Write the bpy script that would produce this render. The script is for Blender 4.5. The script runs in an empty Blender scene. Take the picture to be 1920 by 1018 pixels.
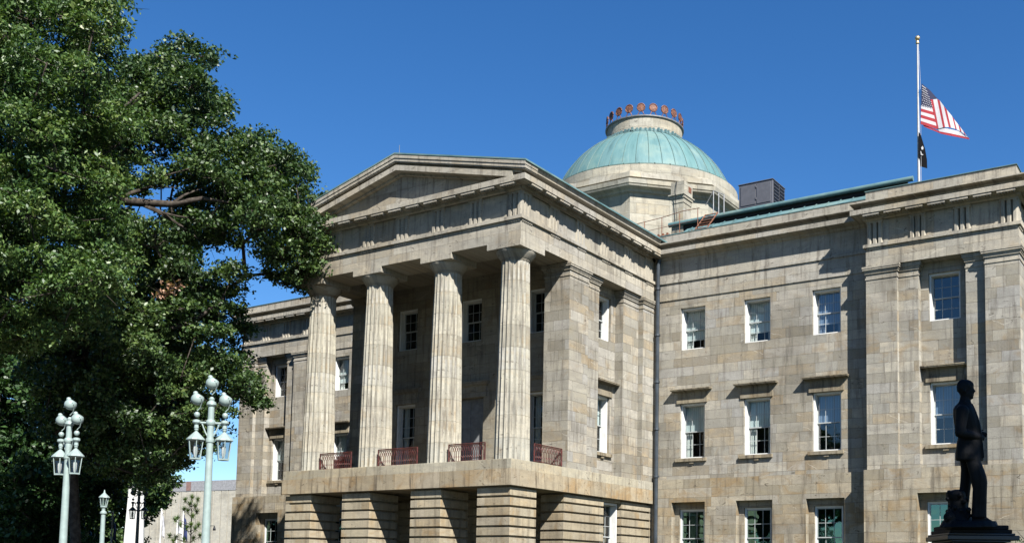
import bpy, bmesh, math, random
import numpy as np
from mathutils import Vector, Matrix
random.seed(7); rng = np.random.default_rng(7)
scene = bpy.context.scene
COL = scene.collection
R = math.radians

# ---------------------------------------------------------------- camera
CAM = dict(cx=32.0933, cy=-33.949, cz=3.6176, yaw=-0.556, pitch=0.0788, roll=0.0137, f=1939.5, px=1133.0, py=926.6)
def cam_axes():
    y, p, r = CAM['yaw'], CAM['pitch'], CAM['roll']
    f = Vector((math.sin(y)*math.cos(p), math.cos(y)*math.cos(p), math.sin(p)))
    rt = Vector((math.cos(y), -math.sin(y), 0)); up = rt.cross(f)
    return rt*math.cos(r)+up*math.sin(r), -rt*math.sin(r)+up*math.cos(r), f
RT, UP, FW = cam_axes()
CP = Vector((CAM['cx'], CAM['cy'], CAM['cz']))
cd = bpy.data.cameras.new('camera'); cam = bpy.data.objects.new('camera', cd); COL.objects.link(cam)
cd.sensor_width = 36; cd.lens = CAM['f']/1920*36
cd.shift_x = (960-CAM['px'])/1920; cd.shift_y = (CAM['py']-509)/1920
cd.clip_start = .1; cd.clip_end = 3000
m = Matrix((RT, UP, -FW)).transposed().to_4x4(); m.translation = CP
cam.matrix_world = m
scene.camera = cam
def at(px, py, dist):            # a point on the sight line of a photo pixel, dist metres ahead (along the view axis)
    return CP + (FW + RT*((px-CAM['px'])/CAM['f']) - UP*((py-CAM['py'])/CAM['f']))*dist

# ---------------------------------------------------------------- light
SUN = Vector((1.55, -1.0, 1.72)).normalized()
w = bpy.data.worlds.new('World'); scene.world = w; w.use_nodes = True
nt = w.node_tree; nt.nodes.clear()
sky = nt.nodes.new('ShaderNodeTexSky'); sky.sky_type = 'NISHITA'; sky.sun_disc = False
sky.sun_elevation = math.asin(SUN.z); sky.sun_rotation = math.atan2(SUN.x, SUN.y)
sky.air_density = 1.0; sky.dust_density = 0.0; sky.ozone_density = 5.0; sky.altitude = 100
hs = nt.nodes.new('ShaderNodeHueSaturation'); hs.inputs['Saturation'].default_value = 1.24; hs.inputs['Hue'].default_value = .505
bg = nt.nodes.new('ShaderNodeBackground'); bg.inputs[1].default_value = 0.053
wo = nt.nodes.new('ShaderNodeOutputWorld')
nt.links.new(sky.outputs[0], hs.inputs['Color']); nt.links.new(hs.outputs[0], bg.inputs[0]); nt.links.new(bg.outputs[0], wo.inputs[0])
ld = bpy.data.lights.new('sun', 'SUN'); ld.energy = 5.0; ld.angle = R(.53); ld.color = (1, .965, .905)
lo = bpy.data.objects.new('sun', ld); COL.objects.link(lo); lo.rotation_euler = SUN.to_track_quat('Z', 'Y').to_euler()
lo.location = (40, -40, 50)
scene.view_settings.view_transform = 'Standard'; scene.view_settings.look = 'None'
scene.view_settings.exposure = 1.5; scene.view_settings.gamma = 1
scene.render.engine = 'CYCLES'

# ---------------------------------------------------------------- materials
def newmat(name):
    m = bpy.data.materials.new(name); m.use_nodes = True
    n = m.node_tree.nodes; n.clear(); o = n.new('ShaderNodeOutputMaterial')
    b = n.new('ShaderNodeBsdfPrincipled'); m.node_tree.links.new(b.outputs[0], o.inputs[0])
    return m, m.node_tree, b
class N:
    def __init__(s, nt): s.nt = nt
    def link(s, v, sock):
        if hasattr(v, 'links') or isinstance(v, bpy.types.NodeSocket): s.nt.links.new(v, sock)
        else:
            if isinstance(v, tuple) and len(v) == 3 and len(getattr(sock, 'default_value', (0,0,0))) == 4: v = (*v, 1)
            sock.default_value = v
    def m(s, op, a, b=0., c=0., clamp=False):
        n = s.nt.nodes.new('ShaderNodeMath'); n.operation = op; n.use_clamp = clamp
        s.link(a, n.inputs[0]); s.link(b, n.inputs[1]); s.link(c, n.inputs[2]); return n.outputs[0]
    def mix(s, f, a, b, mode='MIX'):
        n = s.nt.nodes.new('ShaderNodeMix'); n.data_type = 'RGBA'; n.blend_type = mode; n.clamp_factor = True
        s.link(f, n.inputs[0]); s.link(a, n.inputs[6]); s.link(b, n.inputs[7]); return n.outputs[2]
    def comb(s, x, y, z):
        n = s.nt.nodes.new('ShaderNodeCombineXYZ'); s.link(x, n.inputs[0]); s.link(y, n.inputs[1]); s.link(z, n.inputs[2]); return n.outputs[0]
    def sep(s, v):
        n = s.nt.nodes.new('ShaderNodeSeparateXYZ'); s.link(v, n.inputs[0]); return n.outputs
    def noise(s, v, scale, detail=3., rough=.55, dist=0.):
        n = s.nt.nodes.new('ShaderNodeTexNoise'); s.link(v, n.inputs['Vector']); n.inputs['Scale'].default_value = scale
        n.inputs['Detail'].default_value = detail; n.inputs['Roughness'].default_value = rough; n.inputs['Distortion'].default_value = dist
        return n.outputs[0]
    def ramp(s, f, stops, interp='LINEAR'):
        n = s.nt.nodes.new('ShaderNodeValToRGB'); n.color_ramp.interpolation = interp; s.link(f, n.inputs[0])
        e = n.color_ramp.elements
        while len(e) < len(stops): e.new(.5)
        for k, (p, c) in enumerate(stops):
            e[k].position = p; e[k].color = (*c, 1) if len(c) == 3 else c
        return n.outputs[0]
    def smooth(s, f, a, b):
        n = s.nt.nodes.new('ShaderNodeMapRange'); n.interpolation_type = 'SMOOTHSTEP'
        s.link(f, n.inputs[0]); n.inputs[1].default_value = a; n.inputs[2].default_value = b; return n.outputs[0]
    def white(s, v):
        n = s.nt.nodes.new('ShaderNodeTexWhiteNoise'); n.noise_dimensions = '3D'; s.link(v, n.inputs[0]); return n.outputs

def stone_mat(name, bw, bh, z0=0., var=1., joint=.012, tone=(1, 1, 1), stain=.5, dark=.5, vein=.5, offs=0., jstr=.5, st0=.52):
    m, nt, b = newmat(name); g = N(nt)
    geo = nt.nodes.new('ShaderNodeNewGeometry'); pos = geo.outputs['Position']; P = g.sep(pos); Nn = g.sep(geo.outputs['True Normal'])
    side = g.m('GREATER_THAN', g.m('ABSOLUTE', Nn[0]), .7)
    u = g.m('ADD', g.m('MULTIPLY', P[0], g.m('SUBTRACT', 1., side)), g.m('MULTIPLY', P[1], side))
    v = g.m('SUBTRACT', P[2], z0)
    vr = g.m('DIVIDE', v, bh); row = g.m('FLOOR', vr)
    wr = g.white(g.comb(row, g.m('MULTIPLY', side, 7.), offs))[0]
    us = g.m('ADD', g.m('MULTIPLY', g.m('DIVIDE', u, bw), g.m('ADD', .8, g.m('MULTIPLY', wr, .45))), g.m('MULTIPLY', wr, 17.3))
    col = g.m('FLOOR', us)
    # shift the cell borders so that lengths differ
    fr = g.m('SUBTRACT', us, col)
    jit = g.m('MULTIPLY', g.m('SUBTRACT', g.white(g.comb(row, col, 3.3))[0], .5), .5)
    cut = g.m('ADD', .5, jit)
    half = g.m('GREATER_THAN', fr, cut)
    wide = g.m('GREATER_THAN', g.white(g.comb(row, col, 9.1))[0], .45)   # some cells are cut in two
    sub = g.m('MULTIPLY', half, wide)
    cell = g.white(g.comb(g.m('ADD', col, g.m('MULTIPLY', sub, .37)), row, g.m('ADD', g.m('MULTIPLY', side, 5.), offs)))
    jw = joint/bw
    j1 = g.m('LESS_THAN', g.m('MINIMUM', fr, g.m('SUBTRACT', 1., fr)), jw*.5)
    j2 = g.m('MULTIPLY', wide, g.m('LESS_THAN', g.m('ABSOLUTE', g.m('SUBTRACT', fr, cut)), jw*.5))
    fv = g.m('SUBTRACT', vr, row)
    j3 = g.m('LESS_THAN', g.m('MINIMUM', fv, g.m('SUBTRACT', 1., fv)), joint/bh*.5)
    jm = g.m('MAXIMUM', g.m('MAXIMUM', j1, j2), j3)
    c = g.ramp(cell[0], [(0, (.20, .18, .14)), (.18, (.33, .305, .25)), (.36, (.275, .265, .235)), (.52, (.39, .35, .28)),
                        (.66, (.30, .295, .285)), (.80, (.40, .37, .31)), (.92, (.33, .265, .175)), (1, (.19, .17, .135))])
    c = g.mix(var, (.34, .315, .26), c)
    # soft clouds inside the stone
    cl = g.noise(g.comb(g.m('MULTIPLY', u, 1.), g.m('MULTIPLY', P[2], 2.2), g.m('MULTIPLY', cell[0], 9.)), 1.3, 5., .6, .6)
    c = g.mix(g.smooth(cl, .35, .72), g.mix(.55, c, (.22, .21, .19), 'MIX'), c)
    # warm iron staining
    st = g.noise(g.comb(u, g.m('MULTIPLY', P[2], 1.4), g.m('MULTIPLY', cell[0], 4.)), .55, 6., .62, .8)
    c = g.mix(g.m('MULTIPLY', g.smooth(st, st0, st0+.2), stain), c, (.25, .18, .10))
    # grime runs
    rn = g.noise(g.comb(g.m('MULTIPLY', u, 3.2), g.m('MULTIPLY', P[2], .28), 2.), 1.6, 5., .65)
    c = g.mix(g.m('MULTIPLY', g.smooth(rn, .46, .74), g.m('MULTIPLY', dark, 1.3), 0., True), c, (.105, .092, .078))
    # speckle of soot spots
    sp = g.noise(g.comb(g.m('MULTIPLY', u, 1.2), g.m('MULTIPLY', P[2], 3.), 5.), 1.9, 6., .7, 1.2)
    c = g.mix(g.m('MULTIPLY', g.smooth(sp, .60, .68), min(1., dark*1.5)), c, (.07, .06, .05))
    big = g.noise(g.comb(g.m('MULTIPLY', u, .6), P[2], 7.), .42, 5., .6)
    c = g.mix(g.m('MULTIPLY', g.smooth(big, .47, .68), .65), c, g.mix(1., c, (.62, .60, .58, 1), 'MULTIPLY'))
    # pale quartz veins, slanting, one set per block
    sgn_ = g.m('SUBTRACT', g.m('MULTIPLY', g.m('GREATER_THAN', cell[0], .86), 2.), 1.)
    wn_ = g.noise(g.comb(u, P[2], cell[0]), 1.6, 3., .6)
    ln = g.m('ADD', g.m('ADD', g.m('MULTIPLY', g.m('MULTIPLY', u, sgn_), .55), g.m('MULTIPLY', P[2], 1.25)), g.m('ADD', g.m('MULTIPLY', cell[0], 40.), g.m('MULTIPLY', wn_, .45)))
    vn = g.m('SUBTRACT', 1., g.smooth(g.m('ABSOLUTE', g.m('SUBTRACT', g.m('FRACT', ln), .5)), .0, .022))
    brk = g.smooth(g.noise(g.comb(u, P[2], 31.), 2.3, 3.), .45, .6)
    vn = g.m('MULTIPLY', g.m('MULTIPLY', vn, brk), g.m('GREATER_THAN', cell[0], .70))
    c = g.mix(g.m('MULTIPLY', vn, vein), c, (.56, .53, .47))
    gr = g.noise(pos, 28., 3., .7)
    c = g.mix(.35, c, g.mix(1., c, g.ramp(gr, [(.3, (.55, .55, .55)), (.7, (1.3, 1.3, 1.3))]), 'MULTIPLY'))
    c = g.mix(g.m('MULTIPLY', jm, jstr), c, (.10, .085, .065))
    c = g.mix(1., c, (*[t_*k_ for t_, k_ in zip(tone, (.815, .81, .785))], 1), 'MULTIPLY')
    nt.links.new(c, b.inputs['Base Color']); b.inputs['Roughness'].default_value = .86
    b.inputs['Specular IOR Level'].default_value = .25
    bp = nt.nodes.new('ShaderNodeBump'); bp.inputs['Strength'].default_value = .8; bp.inputs['Distance'].default_value = .03
    hh = g.m('SUBTRACT', g.m('ADD', g.m('MULTIPLY', gr, .25), g.m('MULTIPLY', cl, .5)), g.m('MULTIPLY', jm, jstr*.9))
    nt.links.new(hh, bp.inputs['Height']); nt.links.new(bp.outputs[0], b.inputs['Normal'])
    return m
def flat_mat(name, col, rough=.6, metal=0., spec=.4, noise=.15, nscale=4., col2=None, bump=0., coat=0.):
    m, nt, b = newmat(name); g = N(nt)
    geo = nt.nodes.new('ShaderNodeTexCoord'); n = g.noise(geo.outputs['Object'], nscale, 5., .6)
    c2 = col2 or tuple(x*(1-noise*2) for x in col)
    c = g.mix(g.smooth(n, .35, .7), c2, col)
    nt.links.new(c, b.inputs['Base Color']); b.inputs['Roughness'].default_value = rough
    b.inputs['Metallic'].default_value = metal; b.inputs['Specular IOR Level'].default_value = spec
    if bump:
        bp = nt.nodes.new('ShaderNodeBump'); bp.inputs['Strength'].default_value = bump; bp.inputs['Distance'].default_value = .02
        nt.links.new(n, bp.inputs['Height']); nt.links.new(bp.outputs[0], b.inputs['Normal'])
    return m
def copper_mat(name, seam=None, tone=1.):
    m, nt, b = newmat(name); g = N(nt)
    geo = nt.nodes.new('ShaderNodeNewGeometry'); pos = geo.outputs['Position']; P = g.sep(pos)
    ang = g.m('ARCTAN2', g.m('SUBTRACT', P[1], 22.), P[0])
    n1 = g.noise(g.comb(g.m('MULTIPLY', ang, 14.), g.m('MULTIPLY', P[2], .35), 0.), 1.6, 5., .6) if seam else g.noise(g.comb(P[0], P[1], P[2]), 1.1, 5., .6)
    n2 = g.noise(pos, .7, 4., .6); n3 = g.noise(pos, 6., 4., .7)
    c = g.ramp(n1, [(.25, (.07*tone, .15*tone, .16*tone)), (.42, (.15*tone, .29*tone, .31*tone)), (.58, (.19*tone, .35*tone, .365*tone)), (.78, (.34*tone, .47*tone, .46*tone))])
    c = g.mix(g.m('MULTIPLY', g.smooth(n2, .48, .7), .55), c, (.36*tone, .47*tone, .40*tone))
    c = g.mix(g.m('MULTIPLY', g.smooth(n3, .58, .8), .4), c, (.10, .18, .15))
    if seam:
        fr = g.m('FRACT', g.m('MULTIPLY', g.m('ADD', ang, 10.), seam/(2*math.pi)))
        cellv = g.white(g.comb(g.m('FLOOR', g.m('MULTIPLY', g.m('ADD', ang, 10.), seam/(2*math.pi))), 1., 1.))[0]
        c = g.mix(g.m('MULTIPLY', cellv, .35), c, (.12*tone, .33*tone, .31*tone))
    nt.links.new(c, b.inputs['Base Color']); b.inputs['Roughness'].default_value = .62; b.inputs['Specular IOR Level'].default_value = .35
    return m
def leaf_mat(name, stops, trans=.2, rough=.46):
    m, nt, b = newmat(name); g = N(nt)
    geo = nt.nodes.new('ShaderNodeNewGeometry')
    n = g.noise(geo.outputs['Position'], .35, 2.)
    f = g.m('ADD', g.m('MULTIPLY', geo.outputs['Random Per Island'], .7), g.m('MULTIPLY', g.smooth(n, .3, .7), .3))
    c = g.ramp(f, stops)
    nt.links.new(c, b.inputs['Base Color']); b.inputs['Roughness'].default_value = rough; b.inputs['Specular IOR Level'].default_value = .38
    tr = nt.nodes.new('ShaderNodeBsdfTranslucent'); nt.links.new(g.mix(1., c, (1.3, 1.5, .5, 1), 'MULTIPLY'), tr.inputs[0])
    mx = nt.nodes.new('ShaderNodeMixShader'); mx.inputs[0].default_value = trans
    out = [x for x in nt.nodes if x.type == 'OUTPUT_MATERIAL'][0]
    nt.links.new(b.outputs[0], mx.inputs[1]); nt.links.new(tr.outputs[0], mx.inputs[2]); nt.links.new(mx.outputs[0], out.inputs[0])
    return m
def glass_mat(name, refl=.16, tint=(.75, .8, .8), gcol=(1, 1, 1)):
    m, nt, b = newmat(name); g = N(nt)
    tr = nt.nodes.new('ShaderNodeBsdfTransparent'); tr.inputs[0].default_value = (*tint, 1)
    gl = nt.nodes.new('ShaderNodeBsdfGlossy'); gl.inputs['Roughness'].default_value = .02; gl.inputs[0].default_value = (*gcol, 1)
    tc = nt.nodes.new('ShaderNodeNewGeometry'); n = g.noise(tc.outputs['Position'], 1.1, 2.)
    bp = nt.nodes.new('ShaderNodeBump'); bp.inputs['Strength'].default_value = .12; bp.inputs['Distance'].default_value = .05
    nt.links.new(n, bp.inputs['Height']); nt.links.new(bp.outputs[0], gl.inputs['Normal'])
    mx = nt.nodes.new('ShaderNodeMixShader'); mx.inputs[0].default_value = refl
    out = [x for x in nt.nodes if x.type == 'OUTPUT_MATERIAL'][0]
    nt.links.new(tr.outputs[0], mx.inputs[1]); nt.links.new(gl.outputs[0], mx.inputs[2]); nt.links.new(mx.outputs[0], out.inputs[0])
    nt.nodes.remove(b); return m
def curtain_mat(name, col):
    m, nt, b = newmat(name); g = N(nt)
    geo = nt.nodes.new('ShaderNodeNewGeometry'); P = g.sep(geo.outputs['Position'])
    wv = g.m('SINE', g.m('MULTIPLY', g.m('ADD', P[0], P[1]), 55.))
    c = g.mix(g.smooth(wv, -1., 1.), tuple(x*.75 for x in col), col)
    nt.links.new(c, b.inputs['Base Color']); b.inputs['Roughness'].default_value = .9
    return m
M = {}
M['stone'] = stone_mat('ashlar_stone', 2.0, .455, .02, .95, .016, stain=.6, dark=.5, vein=.55)
M['stone_base'] = stone_mat('basement_stone', 2.1, .46, 2.03, .8, .014, tone=(1., .95, .86), stain=.8, dark=.6, offs=4., st0=.46)
M['stone_ent'] = stone_mat('entablature_stone', 3.1, 3., 18.0, .6, .014, tone=(1.1, 1.09, 1.08), stain=.35, dark=.6, vein=.5, jstr=.4, offs=8.)
M['stone_slab'] = stone_mat('slab_stone', 2.4, 3., 6.9, .6, .016, tone=(1.1, 1.08, 1.0), stain=.5, dark=.6, vein=.2, offs=12.)
M['stone_slab_low'] = stone_mat('stained_slab_stone', 2.0, 3., 6.0, .6, .016, tone=(1.05, .95, .80), stain=.75, dark=.8, vein=.1, offs=13., jstr=.5, st0=.44)
M['stone_rust'] = stone_mat('rusticated_stone', 2.6, .41, 7.2, .7, .001, tone=(1.08, 1.0, .86), stain=.8, dark=.5, vein=.2, offs=15.)
M['stone_col'] = stone_mat('column_stone', 60., .96, 8.36, 1., .014, tone=(1.16, 1.17, 1.15), stain=.6, dark=.7, vein=.15, offs=20.)
M['stone_hood'] = stone_mat('hood_stone', 2.0, 3., 6.0, .5, .01, tone=(.80, .74, .64), stain=.6, dark=.9, offs=27.)
M['stone_shade'] = stone_mat('shaded_inner_wall_stone', 1.5, .46, .02, .5, .01, tone=(.85, .83, .79), stain=.5, dark=.5, offs=23.)  # wall stone in a lower tone, porch shade put into the colour
M['stone_dome'] = stone_mat('dome_base_stone', 1.9, .62, 26.43, .55, .016, tone=(1.13, 1.14, 1.12), stain=.25, dark=.4, vein=.2, offs=30.)
M['copper'] = copper_mat('verdigris_copper', None, .40)
M['copper_dome'] = copper_mat('dome_copper', 44, .43)
M['copper_dark'] = flat_mat('dark_seam_copper', (.07, .12, .11), .6)
M['ring'] = flat_mat('oxidised_ring_metal', (.20, .085, .045), .6, .2, .3, .3, 14., (.055, .025, .022))
M['pole'] = flat_mat('pole_paint', (.34, .34, .34), .4, noise=.08)
M['sash'] = flat_mat('shade_greyed_sash', (.30, .315, .31), .5, noise=.06)  # window white greyed down, shade of the reveal put into the colour
M['white'] = flat_mat('white_paint', (.55, .55, .53), .5, noise=.06, nscale=3.)
M['glass'] = glass_mat('window_glass', .05)
M['glass_green'] = glass_mat('green_reflection_glass', .24, (.35, .5, .45), (.45, .85, .75))  # green of mirrored trees put into the glass colour
M['glass_blue'] = glass_mat('blue_reflection_glass', .11, (.45, .52, .62))  # blue sky reflection put into the tint of chosen panes
M['glass_lamp'] = glass_mat('lantern_glass', .12, (.8, .82, .82))
M['blind'] = curtain_mat('blind_cloth', (.50, .55, .54))
M['curtain'] = curtain_mat('curtain_cloth', (.6, .6, .56))
M['dark'] = flat_mat('shade_black', (.018, .017, .016), .9)
M['iron_red'] = flat_mat('red_iron', (.095, .022, .018), .5, .2, .4, .3, 6., (.035, .012, .010))
M['iron'] = flat_mat('black_iron', (.02, .02, .022), .45, .3)
M['spout'] = flat_mat('downspout_paint', (.045, .055, .065), .42, .3, .5, .2, 1.5)
M['rust'] = flat_mat('rusty_steel', (.19, .075, .04), .7, .3, .4, .4, 8., (.12, .05, .03))
M['galv'] = flat_mat('galvanised_steel', (.27, .27, .27), .45, .6)
M['ac'] = flat_mat('grey_enamel', (.095, .095, .105), .45, .2, .5, .08)
M['ac_dark2'] = flat_mat('louvre_enamel', (.05, .05, .055), .5)
M['ac_dark'] = flat_mat('dark_grille', (.006, .006, .007), .5)
M['lamp'] = flat_mat('pale_green_paint', (.225, .28, .262), .38, .05, .5, .08, 5.)
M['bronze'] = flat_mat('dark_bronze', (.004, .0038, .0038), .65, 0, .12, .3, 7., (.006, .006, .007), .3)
M['granite'] = flat_mat('dark_granite', (.014, .015, .019), .4, 0, .5, .2, 20.)
M['marble'] = flat_mat('pale_granite', (.36, .355, .34), .7, 0, .3, .06, 2.)
M['concrete'] = stone_mat('precast_concrete', 3., 30., 0., .15, .12, tone=(1.35, 1.37, 1.40), stain=.05, dark=.1, vein=0., offs=50.)
M['concrete_grey'] = flat_mat('grey_concrete', (.24, .24, .25), .8)
M['brick'] = flat_mat('dull_brick', (.20, .12, .105), .8)
M['bark'] = flat_mat('bark', (.065, .054, .044), .9, 0, .2, .35, 5., (.025, .02, .016), .8)
M['wood_door'] = flat_mat('grey_door_paint', (.16, .165, .17), .6)
M['ground'] = flat_mat('lawn_ground', (.03, .042, .018), .9, 0, .2, .3, .4)
M['pave'] = flat_mat('pale_paving', (.10, .095, .085), .85, 0, .2, .15, .8)
M['leafA'] = leaf_mat('oak_leaves', [(0, (.009, .022, .007)), (.38, (.022, .048, .013)), (.7, (.060, .098, .028)), (.93, (.095, .135, .036)), (1, (.12, .145, .05))])
M['leafB'] = leaf_mat('hickory_leaves', [(0, (.015, .038, .010)), (.4, (.038, .078, .018)), (.75, (.08, .125, .030)), (.95, (.12, .155, .045)), (1, (.17, .18, .07))])
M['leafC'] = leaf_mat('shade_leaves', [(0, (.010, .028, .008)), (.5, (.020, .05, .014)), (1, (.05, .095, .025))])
M['leafW'] = leaf_mat('withered_leaves', [(0, (.20, .11, .07)), (1, (.36, .22, .15))])
M['leafP'] = leaf_mat('pine_needles', [(0, (.04, .08, .02)), (.5, (.08, .13, .035)), (1, (.14, .19, .06))])

# ---------------------------------------------------------------- mesh helpers
class MB:
    def __init__(s): s.v = []; s.f = []; s.mi = []; s.cur = 0
    def add(s, vs, fs):
        o = len(s.v); s.v += [tuple(x) for x in vs]; s.f += [tuple(i+o for i in f) for f in fs]; s.mi += [s.cur]*len(fs); return s
    def box(s, x0, x1, y0, y1, z0, z1):
        return s.add([(x0,y0,z0),(x1,y0,z0),(x1,y1,z0),(x0,y1,z0),(x0,y0,z1),(x1,y0,z1),(x1,y1,z1),(x0,y1,z1)],
                     [(0,3,2,1),(4,5,6,7),(0,1,5,4),(1,2,6,5),(2,3,7,6),(3,0,4,7)])
    def prism(s, poly, f, d0, d1):      # poly: list of 2D; f(a,b,d)->3D
        n = len(poly)
        vs = [f(a,b,d0) for a,b in poly]+[f(a,b,d1) for a,b in poly]
        fs = [tuple(range(n)), tuple(range(2*n-1, n-1, -1))]+[(i, i+n, (i+1)%n+n, (i+1)%n) for i in range(n)]
        return s.add(vs, fs)
    def lathe(s, prof, c=(0,0), n=32, a0=0., cap=True):      # prof: (r,z)
        o = []
        for r, z in prof:
            for k in range(n):
                t = a0+2*math.pi*k/n; o.append((c[0]+r*math.cos(t), c[1]+r*math.sin(t), z))
        fs = []
        for i in range(len(prof)-1):
            for k in range(n):
                fs.append((i*n+k, i*n+(k+1)%n, (i+1)*n+(k+1)%n, (i+1)*n+k))
        if cap: fs += [tuple(range(n-1, -1, -1)), tuple((len(prof)-1)*n+k for k in range(n))]
        return s.add(o, fs)
    def tube(s, pts, r, n=6):
        pts = [Vector(p) for p in pts]; rs = r if isinstance(r, (list, tuple)) else [r]*len(pts)
        vs = []; ref = Vector((0, 0, 1))
        for i, p in enumerate(pts):
            d = (pts[min(i+1, len(pts)-1)]-pts[max(i-1, 0)]).normalized()
            a = d.cross(ref if abs(d.z) < .95 else Vector((1, 0, 0))).normalized(); b2 = d.cross(a)
            for k in range(n):
                t = 2*math.pi*k/n; vs.append(p+(a*math.cos(t)+b2*math.sin(t))*rs[i])
        fs = []
        for i in range(len(pts)-1):
            for k in range(n): fs.append((i*n+k, i*n+(k+1)%n, (i+1)*n+(k+1)%n, (i+1)*n+k))
        fs += [tuple(range(n-1, -1, -1)), tuple((len(pts)-1)*n+k for k in range(n))]
        return s.add(vs, fs)
    def sphere(s, c, r, n=14, sc=(1,1,1)):
        vs = []; k = n//2
        for i in range(k+1):
            th = math.pi*i/k
            for j in range(n):
                ph = 2*math.pi*j/n
                vs.append((c[0]+r*sc[0]*math.sin(th)*math.cos(ph), c[1]+r*sc[1]*math.sin(th)*math.sin(ph), c[2]-r*sc[2]*math.cos(th)))
        fs = [(i*n+j, i*n+(j+1)%n, (i+1)*n+(j+1)%n, (i+1)*n+j) for i in range(k) for j in range(n)]
        return s.add(vs, fs)
    def build(s, name, mats, parent=None, smooth=False, bevel=0.):
        me = bpy.data.meshes.new(name); me.from_pydata(s.v, [], s.f)
        mats = mats if isinstance(mats, (list, tuple)) else [mats]
        for x in mats: me.materials.append(x)
        if len(mats) > 1: me.polygons.foreach_set('material_index', s.mi)
        me.validate()
        bm = bmesh.new(); bm.from_mesh(me); bmesh.ops.recalc_face_normals(bm, faces=bm.faces); bm.to_mesh(me); bm.free()
        if smooth:
            me.polygons.foreach_set('use_smooth', [True]*len(me.polygons))
            me.set_sharp_from_angle(angle=R(35 if smooth is True else smooth))
        o = bpy.data.objects.new(name, me); COL.objects.link(o)
        if parent: o.parent = parent
        if bevel:
            bv = o.modifiers.new('bevel', 'BEVEL'); bv.width = bevel; bv.segments = 2; bv.limit_method = 'ANGLE'; bv.angle_limit = R(50)
        return o
def tag(o, label=None, cat=None, group=None, kind=None):
    if label: o['label'] = label
    if cat: o['category'] = cat
    if group: o['group'] = group
    if kind: o['kind'] = kind
    return o
def empty(name, loc=(0,0,0), label=None, cat=None, group=None):
    o = bpy.data.objects.new(name, None); COL.objects.link(o); o.location = loc; o.empty_display_size = .3
    return tag(o, label, cat, group)
def copy_tree(o, parent=None):
    c = o.copy(); COL.objects.link(c); c.parent = parent
    for ch in list(o.children): copy_tree(ch, c)
    return c
def FY(y0): return lambda u, z, d: (u, y0+d, z)        # wall facing -Y ; d inward
def FX(x0): return lambda u, z, d: (x0-d, u, z)        # wall facing +X ; d inward
def fbox(mb, F, u0, u1, z0, z1, d0, d1):
    a = F(u0, z0, d0); b = F(u1, z1, d1)
    return mb.box(min(a[0],b[0]), max(a[0],b[0]), min(a[1],b[1]), max(a[1],b[1]), min(a[2],b[2]), max(a[2],b[2]))
def wall_holes(mb, F, u0, u1, z0, z1, holes, th):
    us = sorted({u0, u1}|{h[0] for h in holes}|{h[1] for h in holes}); zs = sorted({z0, z1}|{h[2] for h in holes}|{h[3] for h in holes})
    for i in range(len(us)-1):
        for j in range(len(zs)-1):
            cu = (us[i]+us[i+1])/2; cz = (zs[j]+zs[j+1])/2
            if any(h[0] < cu < h[1] and h[2] < cz < h[3] for h in holes): continue
            mb.add([F(us[i],zs[j],0),F(us[i+1],zs[j],0),F(us[i+1],zs[j+1],0),F(us[i],zs[j+1],0)], [(0,1,2,3)])
    for h in holes:
        a, b, c, d = h[:4]
        for p, q in (((a,c),(a,d)),((a,d),(b,d)),((b,d),(b,c)),((b,c),(a,c))):
            mb.add([F(*p,0),F(*q,0),F(*q,th),F(*p,th)], [(0,1,2,3)])
    return mb
def sweep(mb, path, prof, closed=False):     # path: XY list, outward = right-hand side of travel; prof: (out, z)
    n = len(path); P = [Vector(p) for p in path]; offs = []
    for i in range(n):
        def nrm(a, b): d = (b-a).normalized(); return Vector((d.y, -d.x))
        if closed or 0 < i < n-1:
            n1 = nrm(P[i-1], P[i]); n2 = nrm(P[i], P[(i+1)%n])
            s = n1+n2; offs.append(s/(1+n1.dot(n2)))
        elif i == 0: offs.append(nrm(P[0], P[1]))
        else: offs.append(nrm(P[-2], P[-1]))
    k = len(prof); vs = []
    for i in range(n):
        for (o, z) in prof: q = P[i]+offs[i]*o; vs.append((q.x, q.y, z))
    fs = []
    for i in range(n if closed else n-1):
        j = (i+1)%n
        for a in range(k-1): fs.append((i*k+a, j*k+a, j*k+a+1, i*k+a+1))
    if not closed: fs += [tuple(range(k)), tuple((n-1)*k+a for a in range(k-1, -1, -1))]
    return mb.add(vs, fs)

# ---------------------------------------------------------------- setting
G = 2.0                                                            # ground level in this scene
gm = MB(); gm.add([(-1500,-900,G),(1500,-900,G),(1500,1500,G),(-1500,1500,G)], [(0,1,2,3)])
tag(gm.build('ground', M['ground']), kind='structure')
pm = MB(); pm.add([(-14,-30,G+.004),(14,-30,G+.004),(14,-2,G+.004),(-14,-2,G+.004)], [(0,1,2,3)])
tag(pm.build('path', M['pave']), kind='structure')

# ================================================================ the capitol
XA = 6.72; D = 11.67; P = 10.95; XI = 17.9; XO = 24.4; YB = 33.
zLB, zLT = 7.27, 8.36; zAR, zTA, zTT, zCB, zCT = 17.62, 18.49, 18.63, 19.92, 20.5
cap = empty('capitol_building', (0, 11, G), 'weathered stone state capitol with a columned portico and a green copper dome', 'building')
def part(mb, name, mat, parent=cap, **k):
    o = mb.build(name, mat, None, **k); o.parent = parent
    o.matrix_parent_inverse = Matrix.Identity(4)
    o.location = (0, 0, 0)
    # parents sit away from the origin: keep world coordinates
    off = Vector((0, 0, 0)); q = parent
    while q: off += q.location; q = q.parent
    o.location = -off
    return o

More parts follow.
